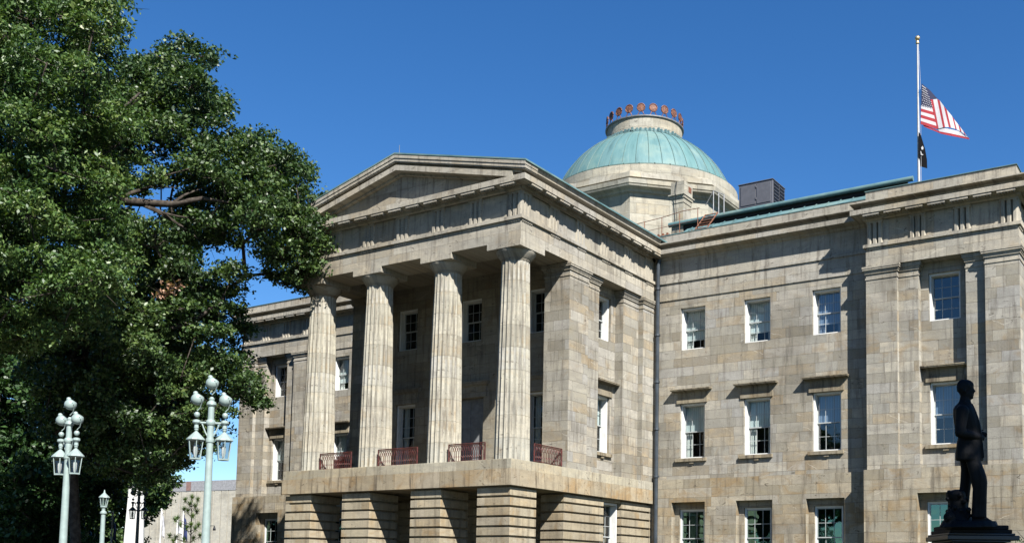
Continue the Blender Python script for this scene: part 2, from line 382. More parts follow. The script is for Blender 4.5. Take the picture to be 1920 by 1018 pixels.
# --- windows
def window(F, u0, u1, z0, z1, depth=.46, blind=.7, glass='glass', hood=False, sill=False, rows=4, cols=3, curtain=False, frame=.085, parent=cap):
    mb = MB()
    # box frame lining the opening
    d0, d1 = min(.13, depth*.5), depth+.05
    fbox(mb, F, u0+.004, u0+frame, z0+.004, z1-.004, d0, d1); fbox(mb, F, u1-frame, u1-.004, z0+.004, z1-.004, d0, d1)
    fbox(mb, F, u0+frame, u1-frame, z1-frame*1.1, z1-.004, d0, d1); fbox(mb, F, u0+frame, u1-frame, z0+.004, z0+.07, d0, d1)
    win = part(mb, 'window', M['white'], parent)
    a0, a1 = u0+frame, u1-frame; b0, b1 = z0+.07, z1-frame*1.1; zm = (b0+b1)/2
    sm = MB(); st = .05
    for (c0, c1, dd) in ((zm-.02, b1, depth-.06), (b0, zm+.03, depth-.01)):
        fbox(sm, F, a0, a0+st, c0, c1, dd, dd+.045); fbox(sm, F, a1-st, a1, c0, c1, dd, dd+.045)
        fbox(sm, F, a0+st, a1-st, c1-st, c1, dd, dd+.045); fbox(sm, F, a0+st, a1-st, c0, c0+st, dd, dd+.045)
        for i in range(1, cols):
            uu = a0+(a1-a0)*i/cols; fbox(sm, F, uu-.011, uu+.011, c0+st, c1-st, dd+.008, dd+.035)
        nr = rows//2
        for j in range(1, nr):
            zz = c0+st+(c1-c0-2*st)*j/nr; fbox(sm, F, a0+st, a1-st, zz-.011, zz+.011, dd+.01, dd+.033)
    part(sm, 'sash', M['sash'], win)
    pm = MB()
    pm.add([F(a0,zm,depth-.037),F(a1,zm,depth-.037),F(a1,b1,depth-.037),F(a0,b1,depth-.037)], [(0,1,2,3)])
    pm.add([F(a0,b0,depth+.013),F(a1,b0,depth+.013),F(a1,zm,depth+.013),F(a0,zm,depth+.013)], [(0,1,2,3)])
    part(pm, 'pane', M[glass], win)
    if blind > 0:
        bm_ = MB(); fbox(bm_, F, a0+.01, a1-.01, b1-(b1-b0)*blind, b1, depth+.07, depth+.085); part(bm_, 'blind', M['blind'], win)
    if curtain:
        cm = MB()
        n = 24
        for (e0, e1) in ((a0, a0+(a1-a0)*.3), (a1-(a1-a0)*.22, a1)):
            vs = []
            for k in range(n+1):
                uu = e0+(e1-e0)*k/n; dd = depth+.14+.025*math.sin(k*1.7)
                vs += [F(uu, b0, dd), F(uu, b1, dd)]
            cm.add(vs, [(2*k, 2*k+2, 2*k+3, 2*k+1) for k in range(n)])
        part(cm, 'curtain', M['curtain'], win)
    if hood:
        hm = MB(); zt = z1
        fbox(hm, F, u0-.16, u1+.14, zt+.005, zt+.235, -.07, .02)            # lintel
        hp = MB.box
        fbox(hm, F, u0-.13, u1+.11, zt+.235, zt+.55, -.03, .02)
        for k, (e, z_a, z_b) in enumerate(((.06, .55, .585), (.16, .585, .615), (.30, .615, .66), (.32, .66, .70))):
            fbox(hm, F, u0-.13-e*.9, u1+.11+e*.9, zt+z_a, zt+z_b, -.03-e, .02)
        part(hm, 'window_hood', M['stone_hood'], win)
    if sill:
        sl = MB(); fbox(sl, F, u0-.20, u1+.12, z0-.16, z0-.002, -.13, .05); fbox(sl, F, (u0+u1)/2-.12, (u0+u1)/2+.12, z0-.27, z0-.162, -.09, .02)
        part(sl, 'window_sill', M['stone_hood'], win)
    return win
zTop = (14.99, 17.13); zMid = (9.51, 12.27); zLow = (4.0, 7.33)
WX = ((8.15, 9.53), (11.62, 13.0), (15.1, 16.48)); LX = ((7.77, 9.62), (11.28, 13.15), (14.82, 16.66))

# --- plain walls between portico and pavilions (mirrored)
for sgn in (1, -1):
    def mir(a, b): return (a, b) if sgn > 0 else (-b, -a)
    wm = MB(); holes = []
    u0, u1 = mir(XA-.3, XI)
    for w_ in WX:
        a, b = mir(*w_); holes += [(a, b, *zTop), (a, b, *zMid)]
    wall_holes(wm, FY(D), u0, u1, 8.47, zAR, holes, .6)
    part(wm, 'wall', M['stone'])
    bmw = MB(); holes = [(*mir(*l), *zLow) for l in LX]
    wall_holes(bmw, FY(D-.12), u0, u1, G, 8.47, holes, .36)
    bmw.add([(u0,D-.12,8.47),(u1,D-.12,8.47),(u1,D,8.47),(u0,D,8.47)], [(0,1,2,3)])
    for l in LX:                                     # inner reveal wall behind each basement recess
        a, b = mir(*l); wall_holes(bmw, FY(D+.24), a, b, zLow[0], zLow[1], [(a+.27, b-.19, zLow[0]+.1, zLow[1]-.33)], .4)
    part(bmw, 'basement_wall', M['stone_base'])
    for i, w_ in enumerate(WX):
        a, b = mir(*w_)
        gl = 'glass_blue' if (sgn > 0 and i == 2) else 'glass'
        window(FY(D), a, b, *zTop, blind=.76, glass=gl, curtain=True)
        window(FY(D), a, b, *zMid, blind=.5, glass=gl, hood=True, sill=True, curtain=(i != 2))
        a, b = mir(*LX[i])
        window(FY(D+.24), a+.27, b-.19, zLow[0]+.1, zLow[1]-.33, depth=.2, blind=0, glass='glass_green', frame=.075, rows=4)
    # architrave (a thin flat band on the wall), taenia, frieze
    em = MB()
    fbox(em, FY(D), u0, u1, zAR, zTA, -.05, .6); fbox(em, FY(D), u0, u1, zTA, zTT, -.11, .6); fbox(em, FY(D), u0, u1, zTT, 19.75, 0, .6)
    part(em, 'entablature', M['stone_ent'])

# --- pavilions
def triglyphs(F, cs, z0=zTT, z1=19.62, wdt=.74):
    for c in cs:
        mb = MB()
        for k in range(3):
            uc = c+(k-1)*wdt/3; h = wdt/6
            poly = [(uc-h*.98, .02), (uc-h*.5, -.085), (uc+h*.5, -.085), (uc+h*.98, .02)]
            vs = []
            for zz in (z0, z1):
                for (u, dd) in poly: vs.append(F(u, zz, dd))
            mb.add(vs, [(0,1,5,4),(1,2,6,5),(2,3,7,6),(0,3,2,1),(4,5,6,7)])
        fbox(mb, F, c-wdt/2, c+wdt/2, z1, z1+.13, -.09, .01); fbox(mb, F, c-wdt/2+.01, c+wdt/2-.01, z0+.001, z1, .0, .02)
        part(mb, 'triglyph', M['stone_ent'])
        mb = MB(); e = -.1
        fbox(mb, F, c-wdt/2, c+wdt/2, zTA-.055, zTA-.001, -.05+e, e)
        for k in range(6):
            uc = c-wdt/2+wdt*(k+.5)/6; fbox(mb, F, uc-.038, uc+.038, zTA-.10, zTA-.055, -.045+e, e-.01)
        part(mb, 'regula', M['stone_ent'])
def mutules(F, cs, wdt=.74):
    for c in cs:
        mb = MB()
        vs = [F(u, z, d) for u in (c-wdt/2, c+wdt/2) for (d, z) in ((-.52, zCB-.02), (-.52, zCB-.10), (-.08, zCB-.02-.01), (-.08, zCB+.0))]
        mb.add(vs, [(0,1,2,3),(7,6,5,4),(0,4,5,1),(1,5,6,2),(2,6,7,3),(3,7,4,0)])
        for r_ in range(3):
            for k in range(6):
                uc = c-wdt/2+wdt*(k+.5)/6; zz = zCB-.095+r_*.02; fbox(mb, F, uc-.03, uc+.03, zz-.045, zz, -.48+r_*.13, -.42+r_*.13)
        part(mb, 'mutule', M['stone_ent'])
for sgn in (1, -1):
    def mir(a, b): return (a, b) if sgn > 0 else (-b, -a)
    def S(x): return x*sgn
    # recessed bay wall
    yW = P+.66
    wm = MB(); a, b = mir(20.1, 22.3); wa, wb = mir(20.5, 21.86)
    wall_holes(wm, FY(yW), a, b, 8.0, zAR, [(wa, wb, *zTop), (wa, wb, *zMid)], .6)
    part(wm, 'bay_wall', M['stone'])
    window(FY(yW), wa, wb, *zTop, blind=0, glass='glass_blue' if sgn > 0 else 'glass')
    window(FY(yW), wa, wb, *zMid, blind=.55, glass='glass_blue' if sgn > 0 else 'glass', hood=True, sill=True)
    for (x0, x1, dd) in ((17.9, 19.29, 0), (19.29, 20.16, .24), (22.18, 23.02, .24), (23.02, 24.4, 0)):
        am = MB(); a, b = mir(x0, x1)
        fbox(am, FY(P), a, b, 8.0, zAR-.005, dd, 1.6)
        q = part(am, 'pilaster', M['stone'])
        cm = MB(); e = .03
        fbox(cm, FY(P), a-e, b+e, 17.02, 17.10, dd-.03, 1.5)
        for (ee, z_a, z_b) in ((.05, 17.28, 17.36), (.08, 17.36, 17.44), (.13, 17.44, 17.52), (.15, 17.52, 17.605)):
            lo_, hi_ = a-ee, b+ee
            fbox(cm, FY(P), lo_, hi_, z_a, z_b, dd-ee, 1.5)
        part(cm, 'pilaster_capital', M['stone_ent'], q)
    bw_ = MB(); a, b = mir(17.9-.12, 24.55); la, lb = mir(20.12, 22.2)
    wall_holes(bw_, FY(P-.12), a, b, G, 8.47, [(la, lb, 4.0, 7.38)], .42)
    bw_.add([(a,P-.12,8.47),(b,P-.12,8.47),(b,P+.8,8.47),(a,P+.8,8.47)], [(0,1,2,3)])
    wall_holes(bw_, FY(P+.3), la, lb, 4.0, 7.38, [(la+.3, lb-.32, 4.1, 7.02)], .4)
    # flanks of the basement
    xo = S(24.55)
    bw_.add([(xo,P-.12,G),(xo,YB,G),(xo,YB,8.47),(xo,P-.12,8.47)], [(0,1,2,3)])
    bw_.add([(xo,P-.12,8.47),(xo,YB,8.47),(S(24.3),YB,8.47),(S(24.3),P-.12,8.47)], [(0,1,2,3)])
    xi = S(17.78); bw_.add([(xi,P-.12,G),(xi,D-.12,G),(xi,D-.12,8.47),(xi,P-.12,8.47)], [(0,1,2,3)])
    part(bw_, 'basement_wall', M['stone_base'])
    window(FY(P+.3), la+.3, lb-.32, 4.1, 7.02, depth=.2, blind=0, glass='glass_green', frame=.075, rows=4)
    # end wall
    ew = MB(); xe0, xe1 = mir(XO-.9, XO-.02); ew.box(xe0, xe1, P+1.3, YB, 8.47, zAR); part(ew, 'end_wall', M['stone'])
    a, b = mir(XI, XO)
    em = MB(); em.box(a, b, P, P+1.5, zAR, zTA); em.box(*( (a-.10, b+.10)), P-.10, P+1.5, zTA, zTT); em.box(*mir(XI+.1, XO-.1), P+.1, P+1.5, zTT, 19.75)
    em.box(*mir(XO-1.2, XO), P+1.5, YB, zAR, zTA); em.box(*mir(XO-1.2, XO+.10), P+1.5, YB, zTA, zTT); em.box(*mir(XO-1.2, XO-.1), P+1.5, YB, zTT, 19.75)
    cs = [S(XI+.39+(XO-XI-.78)*k/3) for k in range(4)]
    part(em, 'entablature', M['stone_ent'])
    triglyphs(FY(P+.1), cs)
    if sgn > 0: triglyphs(FX(XO-.1), [P+.39+1.92*k for k in range(4)])
    mutules(FY(P), [S(XI+.39+(XO-XI-.78)*k/6) for k in range(7)])
    if sgn > 0: mutules(FX(XO), [P+.39+.96*k for k in range(7)])

# --- main cornice round the whole building
CORN = [(0, 19.72), (.10, 19.76), (.12, 19.86), (.50, 19.90), (.50, zCB), (.55, zCB), (.55, 20.14), (.16, 20.15), (.16, 20.41), (.57, 20.42), (.57, 20.47), (.5, zCT), (0, zCT+.03)]
path = [(-XO, YB), (-XO, P), (-XI, P), (-XI, D), (-XA-.0, D)]
pathR = [(XA, D), (XI, D), (XI, P), (XO, P), (XO, YB)]
for q_ in (path, pathR): cm = MB(); sweep(cm, q_, CORN); part(cm, 'cornice', M['stone_ent'])
CP_ = [(0, 19.72), (.10, 19.76), (.12, 19.86), (.50, 19.90), (.50, zCB), (.55, zCB), (.55, 20.16), (.18, 20.17), (.18, 20.39), (.55, 20.40), (.55, 20.44), (.50, 20.455), (.56, 20.56), (.60, 20.65), (0, 20.66)]
CF_ = CP_[:8]+[(0, 20.30)]
for q_ in ([(XA, -.02), (XA, D-.56)], [(-XA, D-.56), (-XA, -.02)]): cm = MB(); sweep(cm, q_, CP_); part(cm, 'portico_cornice', M['stone_ent'])
cm = MB(); sweep(cm, [(-XA, .4), (-XA, 0), (XA, 0), (XA, .4)], [(o-(.003 if o > .1 else 0), z-.002) for o, z in CF_]); part(cm, 'geison', M['stone_ent'])
# parapets
for sgn in (1, -1):
    pp = MB()
    def mir(a, b): return (a, b) if sgn > 0 else (-b, -a)
    pp.box(*mir(XA+.2, XI+.05), D, D+.5, 20.45, 21.03)
    pp.box(*mir(XI, XO-.06), P+.02, P+.5, 20.45, 21.09); pp.box(*mir(XO-.56, XO-.06), P+.5, YB, 20.45, 21.09); pp.box(*mir(XI, XI+.5), P+.5, 14, 20.45, 21.09)
    part(pp, 'parapet', M['stone_ent'])
for sgn in (1, -1):
    pf = MB()
    def mir(a, b): return (a, b) if sgn > 0 else (-b, -a)
    pf.box(*mir(XA+.2, XI), D-.02, D+.6, 21.035, 21.07); pf.box(*mir(XI-.03, XO-.02), P-.02, P+.6, 21.095, 21.125); pf.box(*mir(XO-.6, XO-.02), P+.6, YB, 21.095, 21.125)
    part(pf, 'parapet_flashing', M['copper'])

# --- portico: slab, basement, columns, antae
sl = MB(); sl.box(-6.79, 6.79, -.43, D-.13, zLB, 7.95); part(sl, 'portico_slab', M['stone_slab_low'], bevel=.012)
sl = MB(); sl.box(-6.77, 6.77, -.40, D-.13, 7.953, zLT); sl.box(-6.72, 6.72, -.2, D-.13, 7.9, zLT+.003)
part(sl, 'portico_floor', M['stone_slab'], bevel=.012)
def rust(mb, x0, x1, y0, y1, zt=7.2, zb=2.0, ch=.41, gv=.085, ins=.13):
    mb.box(x0+ins, x1-ins, y0+ins, y1-ins, zb, zLB-.002)
    z = zt
    while z > zb:
        mb.box(x0, x1, y0, y1, max(z-ch+gv, zb), z); z -= ch
for c in (-5.83, -2.08, 2.08, 5.83):
    pr = MB(); w2 = .86
    rust(pr, c-w2+(-.06 if c > 5 else 0), c+w2-(.06 if c > 5 else 0), -.25, 1.6)
    part(pr, 'pier', M['stone_rust'], bevel=.015)
rw = MB()
for s in (1, -1):
    for (y0, y1) in ((3.72, 7.04), (8.66, 11.5)):
        xs = sorted((s*5.35, s*6.6)); rust(rw, xs[0], xs[1], y0, y1)
    xs = sorted((s*5.8, s*6.53)); rw.box(xs[0], xs[1], 7.04, 8.66, 7.12, zLB-.002)
for (x0, x1) in ((-5.35, -3.1), (-.9-.0, -3.1+2.0), (0, 0)): pass
rust(rw, -5.3, -2.9, 5.05, 5.9); rust(rw, -1.2, 1.2, 5.05, 5.9); rust(rw, 2.9, 5.3, 5.05, 5.9)
part(rw, 'rusticated_wall', M['stone_rust'], bevel=.015)
window(FX(6.5), 7.06, 8.62, 3.9, 7.10, depth=.5, blind=0, frame=.08, rows=6)
def column(cx, cy):
    mb = MB(); z0, z1 = zLT, 16.92; r0, r1 = .765, .605; nf, sub = 20, 6; prof = []
    nz = 28; n = nf*sub
    vs = []
    for i in range(nz+1):
        t = i/nz; z = z0+(z1-z0)*t; r = r0+(r1-r0)*t + .012*math.sin(math.pi*t)
        zz = z
        for k in range(n):
            a = 2*math.pi*k/n + math.pi/nf; ph = (k % sub)/sub
            fl = math.sin(math.pi*ph)*.060*r/.7
            if t > .985: fl *= .3
            vs.append((cx+(r-fl)*math.cos(a), cy+(r-fl)*math.sin(a), zz))
    fs = [(i*n+k, i*n+(k+1)%n, (i+1)*n+(k+1)%n, (i+1)*n+k) for i in range(nz) for k in range(n)]
    mb.add(vs, fs)
    o = part(mb, 'column', M['stone_col'], smooth=18)
    cm = MB(); cm.lathe([(.60, 16.915), (.625, 16.93), (.61, 16.95), (.64, 16.97), (.625, 16.99), (.66, 17.02), (.72, 17.10), (.80, 17.20), (.865, 17.30), (.87, 17.345)], (cx, cy), 40)
    part(cm, 'echinus', M['stone_ent'], o, smooth=True)
    ab = MB(); ab.box(cx-.89, cx+.89, cy-.89, cy+.89, 17.35, zAR-.001)
    part(ab, 'abacus', M['stone_ent'], o, bevel=.008)
for c in (-5.83, -2.08, 2.08, 5.83): column(c, .89-.012)
# antae of the side walls
for s in (1, -1):
    def box_s(mb, x0, x1, *r): a, b = sorted((s*x0, s*x1)); mb.box(a, b, *r)
    wm = MB()
    # bay wall with two windows on each flank
    F = FX(5.99) if s > 0 else (lambda u, z, d: (-5.99+d, u, z))
    wall_holes(wm, F, 6.5, 8.95, 8.36, zAR, [(7.06, 8.44, *zTop), (7.06, 8.44, *zMid)], .6)
    part(wm, 'bay_wall', M['stone'])
    window(F, 7.06, 8.44, *zTop, blind=0.); window(F, 7.06, 8.44, *zMid, blind=.5, hood=True, sill=True)
    for (y0, y1, xf, x_in) in ((3.73, 5.29, 6.72, 5.35), (5.29, 6.62, 6.45, 5.3), (8.87, 10.35, 6.45, 5.4), (10.35, D, 6.72, 5.4)):
        am = MB(); box_s(am, x_in, xf, y0, y1, 8.365, zAR-.005); q = part(am, 'pilaster', M['stone'])
        cp = MB()
        box_s(cp, x_in-.03 if y0 < 4 else x_in, xf+.03, y0-.03, y1+.03 if y1 < D else y1, 17.02, 17.10)
        for (ee, z_a, z_b) in ((.05, 17.28, 17.36), (.08, 17.36, 17.44), (.13, 17.44, 17.52), (.15, 17.52, 17.605)):
            box_s(cp, x_in-(ee if y0 < 4 else 0), xf+ee, y0-ee, (y1+ee if y1 < D else y1), z_a, z_b)
        part(cp, 'pilaster_capital', M['stone_ent'], q)
# rear wall of the porch
wm = MB(); hs_ = []
for c in (-4.15, 0, 4.15): hs_.append((c-.66, c+.66, 15.0, 17.12))
for c in (-4.15, 4.15): hs_.append((c-.66, c+.66, 8.9, 12.2))
hs_.append((-.9, .9, 8.37, 12.2))
wall_holes(wm, FY(5.05), -5.4, 5.4, 8.36, 18.2, hs_, .5)
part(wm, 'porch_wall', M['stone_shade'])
for c in (-4.15, 0, 4.15): window(FY(5.05), c-.66, c+.66, 15.0, 17.12, blind=0)
for c in (-4.15, 4.15): window(FY(5.05), c-.66, c+.66, 8.9, 12.2, blind=0, rows=6, curtain=True)
for c, hw in ((-4.15, .66), (0, .9), (4.15, .66)):
    hm = MB(); F = FY(5.05); fbox(hm, F, c-hw-.2, c+hw+.2, 12.21, 12.75, -.06, .02)
    for e, za, zb in ((.05, 12.75, 12.8), (.14, 12.8, 12.88), (.18, 12.88, 12.96)): fbox(hm, F, c-hw-.2-e, c+hw+.2+e, za, zb, -.06-e, .02)
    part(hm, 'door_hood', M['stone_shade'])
dm = MB(); dm.box(-.88, .88, 5.35, 5.42, 8.37, 12.19); door = part(dm, 'door', M['wood_door'])
dp = MB()
for sx in (-1, 1):
    for k in range(5):
        z = 8.6+k*.71; x0, x1 = sorted((sx*.10, sx*.80)); dp.box(x0, x1, 5.325, 5.349, z, z+.58)
    for k in range(14):
        for x in (.06, .84): dp.sphere((sx*x, 5.34, 8.5+k*.27), .02, 6)
part(dp, 'door_panel', M['wood_door'], door)
# entablature of the portico
em = MB(); yb = 1.76
em.box(-XA, XA, 0, yb, zAR, zTA); em.box(-XA-.10, XA+.10, -.10, yb, zTA, zTT); em.box(-XA+.1, XA-.1, .1, yb, zTT, 19.75)
for s in (1, -1):
    for (a, b, z0, z1) in ((XA-1.38, XA, zAR, zTA), (XA-1.38, XA+.10, zTA, zTT), (XA-1.38, XA-.1, zTT, 19.75)):
        x0, x1 = sorted((s*a, s*b)); em.box(x0, x1, yb, D-.06, z0, z1)
part(em, 'portico_entablature', M['stone_ent'])
cl = MB(); cl.box(-5.34, 5.34, yb, 5.3, 18.2, 18.35)
for k in range(6):
    pass
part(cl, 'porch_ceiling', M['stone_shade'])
triglyphs(FY(.1), [-6.33+2.11*k for k in range(7)]); triglyphs(FX(XA-.1), [.39+2.11*k for k in range(6)])
mutules(FY(0), [-6.33+1.055*k for k in range(13)]); mutules(FX(XA), [.39+1.055*k for k in range(11)])
# pediment
W = XA+.60; sl_ = (22.42-20.65)/W
def chev(mb, t0, t1, y0, y1, hw=W):
    zl = 22.42-sl_*hw
    poly = [(-hw, zl-t0), (0, 22.42-t0), (hw, zl-t0), (hw, zl-t1), (0, 22.42-t1), (-hw, zl-t1)]
    for half in ([0, 1, 4, 5], [1, 2, 3, 4]):
        mb.prism([poly[i] for i in half], lambda a, b, d: (a, d, b), y0, y1)
rk = MB(); chev(rk, .0, .16, -.60, .3); chev(rk, .16, .30, -.57, .3, W-.02); chev(rk, .30, .345, -.54, .3, W-.05); chev(rk, .345, .46, -.38, .3, W-.35)
chev(rk, .46, .70, -.50, .3, W-.75); chev(rk, .70, .80, -.14, .3, W-1.3)
part(rk, 'raking_cornice', M['stone_ent'])
ty = MB(); ty.prism([(-XA, 20.30), (XA, 20.30), (0, 20.30+sl_*XA+.1)], lambda a, b, d: (a, d, b), .04, .4)
part(ty, 'tympanum', M['stone_ent'])
rf = MB()
for s in (1, -1):
    hw = W+.03
    rf.prism([(0, 22.425), (s*hw, 22.425-sl_*hw), (s*hw, 22.49-sl_*hw), (0, 22.49)], lambda a, b, d: (a, d, b), -.62, 14.)
rf.box(W-.02, W+.05, -.6, D-.3, 20.63, 20.70); rf.box(-W-.05, -W+.02, -.6, D-.3, 20.63, 20.70)
part(rf, 'portico_roof', M['copper'])
rd = MB(); rd.tube([(0, -.3, 22.4), (0, -.3, 22.95)], .012, 5); part(rd, 'lightning_rod', M['galv'])
# railings between the columns
def railing(p0, p1, z0=zLT, h=.84):
    mb = MB(); p0 = Vector((*p0, 0)); p1 = Vector((*p1, 0)); L = (p1-p0).length; d = (p1-p0)/L
    def pt(s, z): q = p0+d*s; return (q.x, q.y, z)
    mb.tube([pt(0, z0+h), pt(L, z0+h)], .028, 6); mb.tube([pt(0, z0+h-.05), pt(L, z0+h-.05)], .012, 6); mb.tube([pt(0, z0+.1), pt(L, z0+.1)], .018, 6)
    mb.tube([pt(0, z0), pt(0, z0+h)], .03, 6); mb.tube([pt(L, z0), pt(L, z0+h)], .03, 6)
    n = max(3, int(L/.12)); st = L/n
    for k in range(n):
        s0, s1 = k*st, (k+2)*st if k+2 <= n else n*st
        mb.tube([pt(s0+st*.5, z0+.1), pt(s0+st*.5, z0+.56)], .014, 5)
        if k+2 <= n+1:      # interlaced pointed arches
            c = min(s0+st*1.0, L); r_ = st
            pts = [pt(max(0, min(L, c+r_*math.cos(a))), z0+.54+.24*math.sin(a)) for a in [math.pi*j/6 for j in range(7)]]
            mb.tube(pts, .014, 5)
        c = s0+st*.5
        mb.tube([pt(c+.045*math.cos(a), z0+.30+.045*math.sin(a)) for a in [2*math.pi*j/6 for j in range(7)]], .008, 4)
    return part(mb, 'railing', M['iron_red'])
for a, b in ((-5.10, -3.05), (-1.35, 1.0), (2.81, 4.8)): railing((a, .35), (b, .35))
railing((6.45, 1.62), (6.45, 3.70)); railing((-6.45, 1.62), (-6.45, 3.70))
# downspouts in the corners
for s in (1, -1):
    ds = MB(); x = s*(XA+.24); ds.tube([(x, D-.26, G), (x, D-.26, 19.4), (s*(XA+.3), D-.24, 19.75)], .105, 10)
    for z in (5.2, 8.6, 11., 13.4, 15.8, 18.2): ds.lathe([(.15, z), (.15, z+.1)], (x, D-.26), 10)
    part(ds, 'downspout', M['spout'], smooth=True)

# --- roof, octagon, dome
rfm = MB()
rfm.box(-XO+.5, XO-.5, D+.4, YB, 20.3, 20.9)
for s in (1, -1):
    a, b = sorted((s*7.5, s*23.6))
    # copper slope rising behind the parapet, then the shadow gap and the raised roof
    rfm.add([(a, D+.5, 21.04), (b, D+.5, 21.04), (b, 13.6, 21.95), (a, 13.6, 21.95)], [(0,1,2,3)])
    n = int((b-a)/.62)
    for k in range(n):
        x = a+(k+.5)*.62; rfm.add([(x-.02, D+.5, 21.05), (x+.02, D+.5, 21.05), (x+.02, 13.6, 21.97), (x-.02, 13.6, 21.97), (x-.02, D+.5, 21.08), (x+.02, D+.5, 21.08), (x+.02, 13.6, 22.0), (x-.02, 13.6, 22.0)], [(4,5,6,7),(0,4,7,3),(1,2,6,5),(0,1,5,4)])
part(rfm, 'roof', M['copper'])
for s in (1, -1):
    a, b = sorted((s*6.2, s*19.25)); rg = MB(); rg.box(a+.1, b-.3, 14.05, 20., 21.2, 22.42); part(rg, 'upper_roof', M['dark'])  # roof coloured near black so the gap under the roll reads as shadow
    rg = MB(); rg.tube([(s*6.2, 13.95, 22.46), (s*19.25, 13.95, 22.50)], .125, 16); part(rg, 'ridge_roll', M['copper'], smooth=True)
YC = 22.0
oc = MB(); c8 = 1/math.cos(math.pi/8)
def oct_prof(ap): return ap*c8
oc.lathe([(oct_prof(5.72), 20.5), (oct_prof(5.72), 25.9)], (0, YC), 8, math.pi/8)
octo = part(oc, 'octagon_base', M['stone_dome'])
oc = MB(); oc.lathe([(oct_prof(a), z) for a, z in ((5.72, 25.75), (5.85, 25.8), (5.9, 25.98), (6.25, 26.02), (6.28, 26.10), (6.22, 26.12), (6.3, 26.16), (6.34, 26.40), (6.02, 26.42))], (0, YC), 8, math.pi/8)
part(oc, 'octagon_cornice', M['stone_dome'], octo)
oc = MB(); oc.lathe([(oct_prof(a), z) for a, z in ((5.93, 26.41), (5.93, 26.60), (6.06, 26.61), (6.02, 26.90), (5.85, 26.93), (5.7, 27.1))], (0, YC), 8, math.pi/8)
part(oc, 'octagon_attic', M['stone_dome'], octo)
oc = MB(); oc.lathe([(5.97, 26.7), (5.97, 27.55), (5.6, 27.6)], (0, YC), 72); part(oc, 'drum', M['stone_dome'], octo, smooth=30)
dm = MB(); zc, rho = 25.56, 6.05
th0, th1 = math.asin((27.68-zc)/rho), math.asin((31.14-zc)/rho)
prof = [(5.76, 27.56), (5.78, 27.62), (5.68, 27.66)]+[(rho*math.cos(th0+(th1-th0)*k/20)*.99, zc+rho*math.sin(th0+(th1-th0)*k/20)) for k in range(21)]
dm.lathe(prof, (0, YC), 132); dome = part(dm, 'dome', M['copper_dome'], smooth=30)
sm = MB()
for k in range(44):
    a = 2*math.pi*k/44
    pts = [((rho*math.cos(t)*.99+.012)*math.cos(a), YC+(rho*math.cos(t)*.99+.012)*math.sin(a), zc+rho*math.sin(t)+.01) for t in [th0+(th1-th0)*j/14 for j in range(15)]]
    sm.tube(pts, .016, 4)
part(sm, 'standing_seam', M['copper_dark'], dome)
sm = MB(); sm.lathe([(5.70, 27.60), (5.83, 27.62), (5.83, 27.68), (5.70, 27.69)], (0, YC), 90)
for k in range(40):
    a = 2*math.pi*k/40; sm.sphere((5.82*math.cos(a), YC+5.82*math.sin(a), 27.67), .05, 6)
part(sm, 'rim', M['copper_dark'], dome)
cr = MB(); cr.lathe([(2.42, 30.7), (2.42, 32.06), (2.1, 32.06)], (0, YC), 60); crown = part(cr, 'crown_drum', M['stone_dome'], smooth=30)
cr = MB(); cr.lathe([(2.40, 32.0), (2.52, 32.03), (2.53, 32.09), (2.45, 32.12), (2.0, 32.13)], (0, YC), 60); part(cr, 'crown_coping', M['galv'], crown)
cr = MB(); cr.lathe([(2.43, 31.0), (2.47, 31.1), (2.47, 31.22), (2.43, 31.24)], (0, YC), 60)
for k in range(60):
    a = 2*math.pi*(k+.3*random.random())/60; r_ = 2.44+random.random()*.1
    z = 31.14+random.random()*.05; x, y = r_*math.cos(a), YC+r_*math.sin(a); cr.box(x-.07, x+.07, y-.05, y+.05, z-.1, z+.12)
part(cr, 'flashing_collar', M['copper'], crown)
def ring_at(a):
    mb = MB(); rr = 2.44; cx, cy = rr*math.cos(a), YC+rr*math.sin(a); t = Vector((-math.sin(a), math.cos(a), 0)); zc_ = 32.13+.46; r_ = .24
    def q(s, z): return Vector((cx, cy, 0))+t*s+Vector((0, 0, z))
    N_ = 18; n3 = Vector((math.cos(a), math.sin(a), 0))
    mb.tube([q(r_*math.cos(2*math.pi*k/N_), zc_+r_*math.sin(2*math.pi*k/N_)) for k in range(N_+1)], .04, 6)
    for sd in (-1, 1):
        # a dished palmette back plate
        vs = [q(0, zc_-.1)+n3*.03*sd]+[q(r_*math.cos(2*math.pi*k/N_), zc_+r_*math.sin(2*math.pi*k/N_))+n3*.012*sd for k in range(N_)]
        mb.add(vs, [(0, 1+k, 1+(k+1)%N_) for k in range(N_)])
    for k in range(9):
        aa = math.pi*(.0+1.0*k/8); mb.tube([q(0, zc_-.1), q(r_*math.cos(aa), zc_+r_*math.sin(aa))], .022, 5)
    for s in (-1, 1): mb.tube([q(0, zc_-.14), q(s*.10, zc_-.27), q(s*.17, zc_-.42), q(s*.22, zc_-.5)], [.04, .03, .025, .03], 5)
    return part(mb, 'palmette', M['ring'], crown)
for k in range(20): ring_at(2*math.pi*(k+.35)/20)

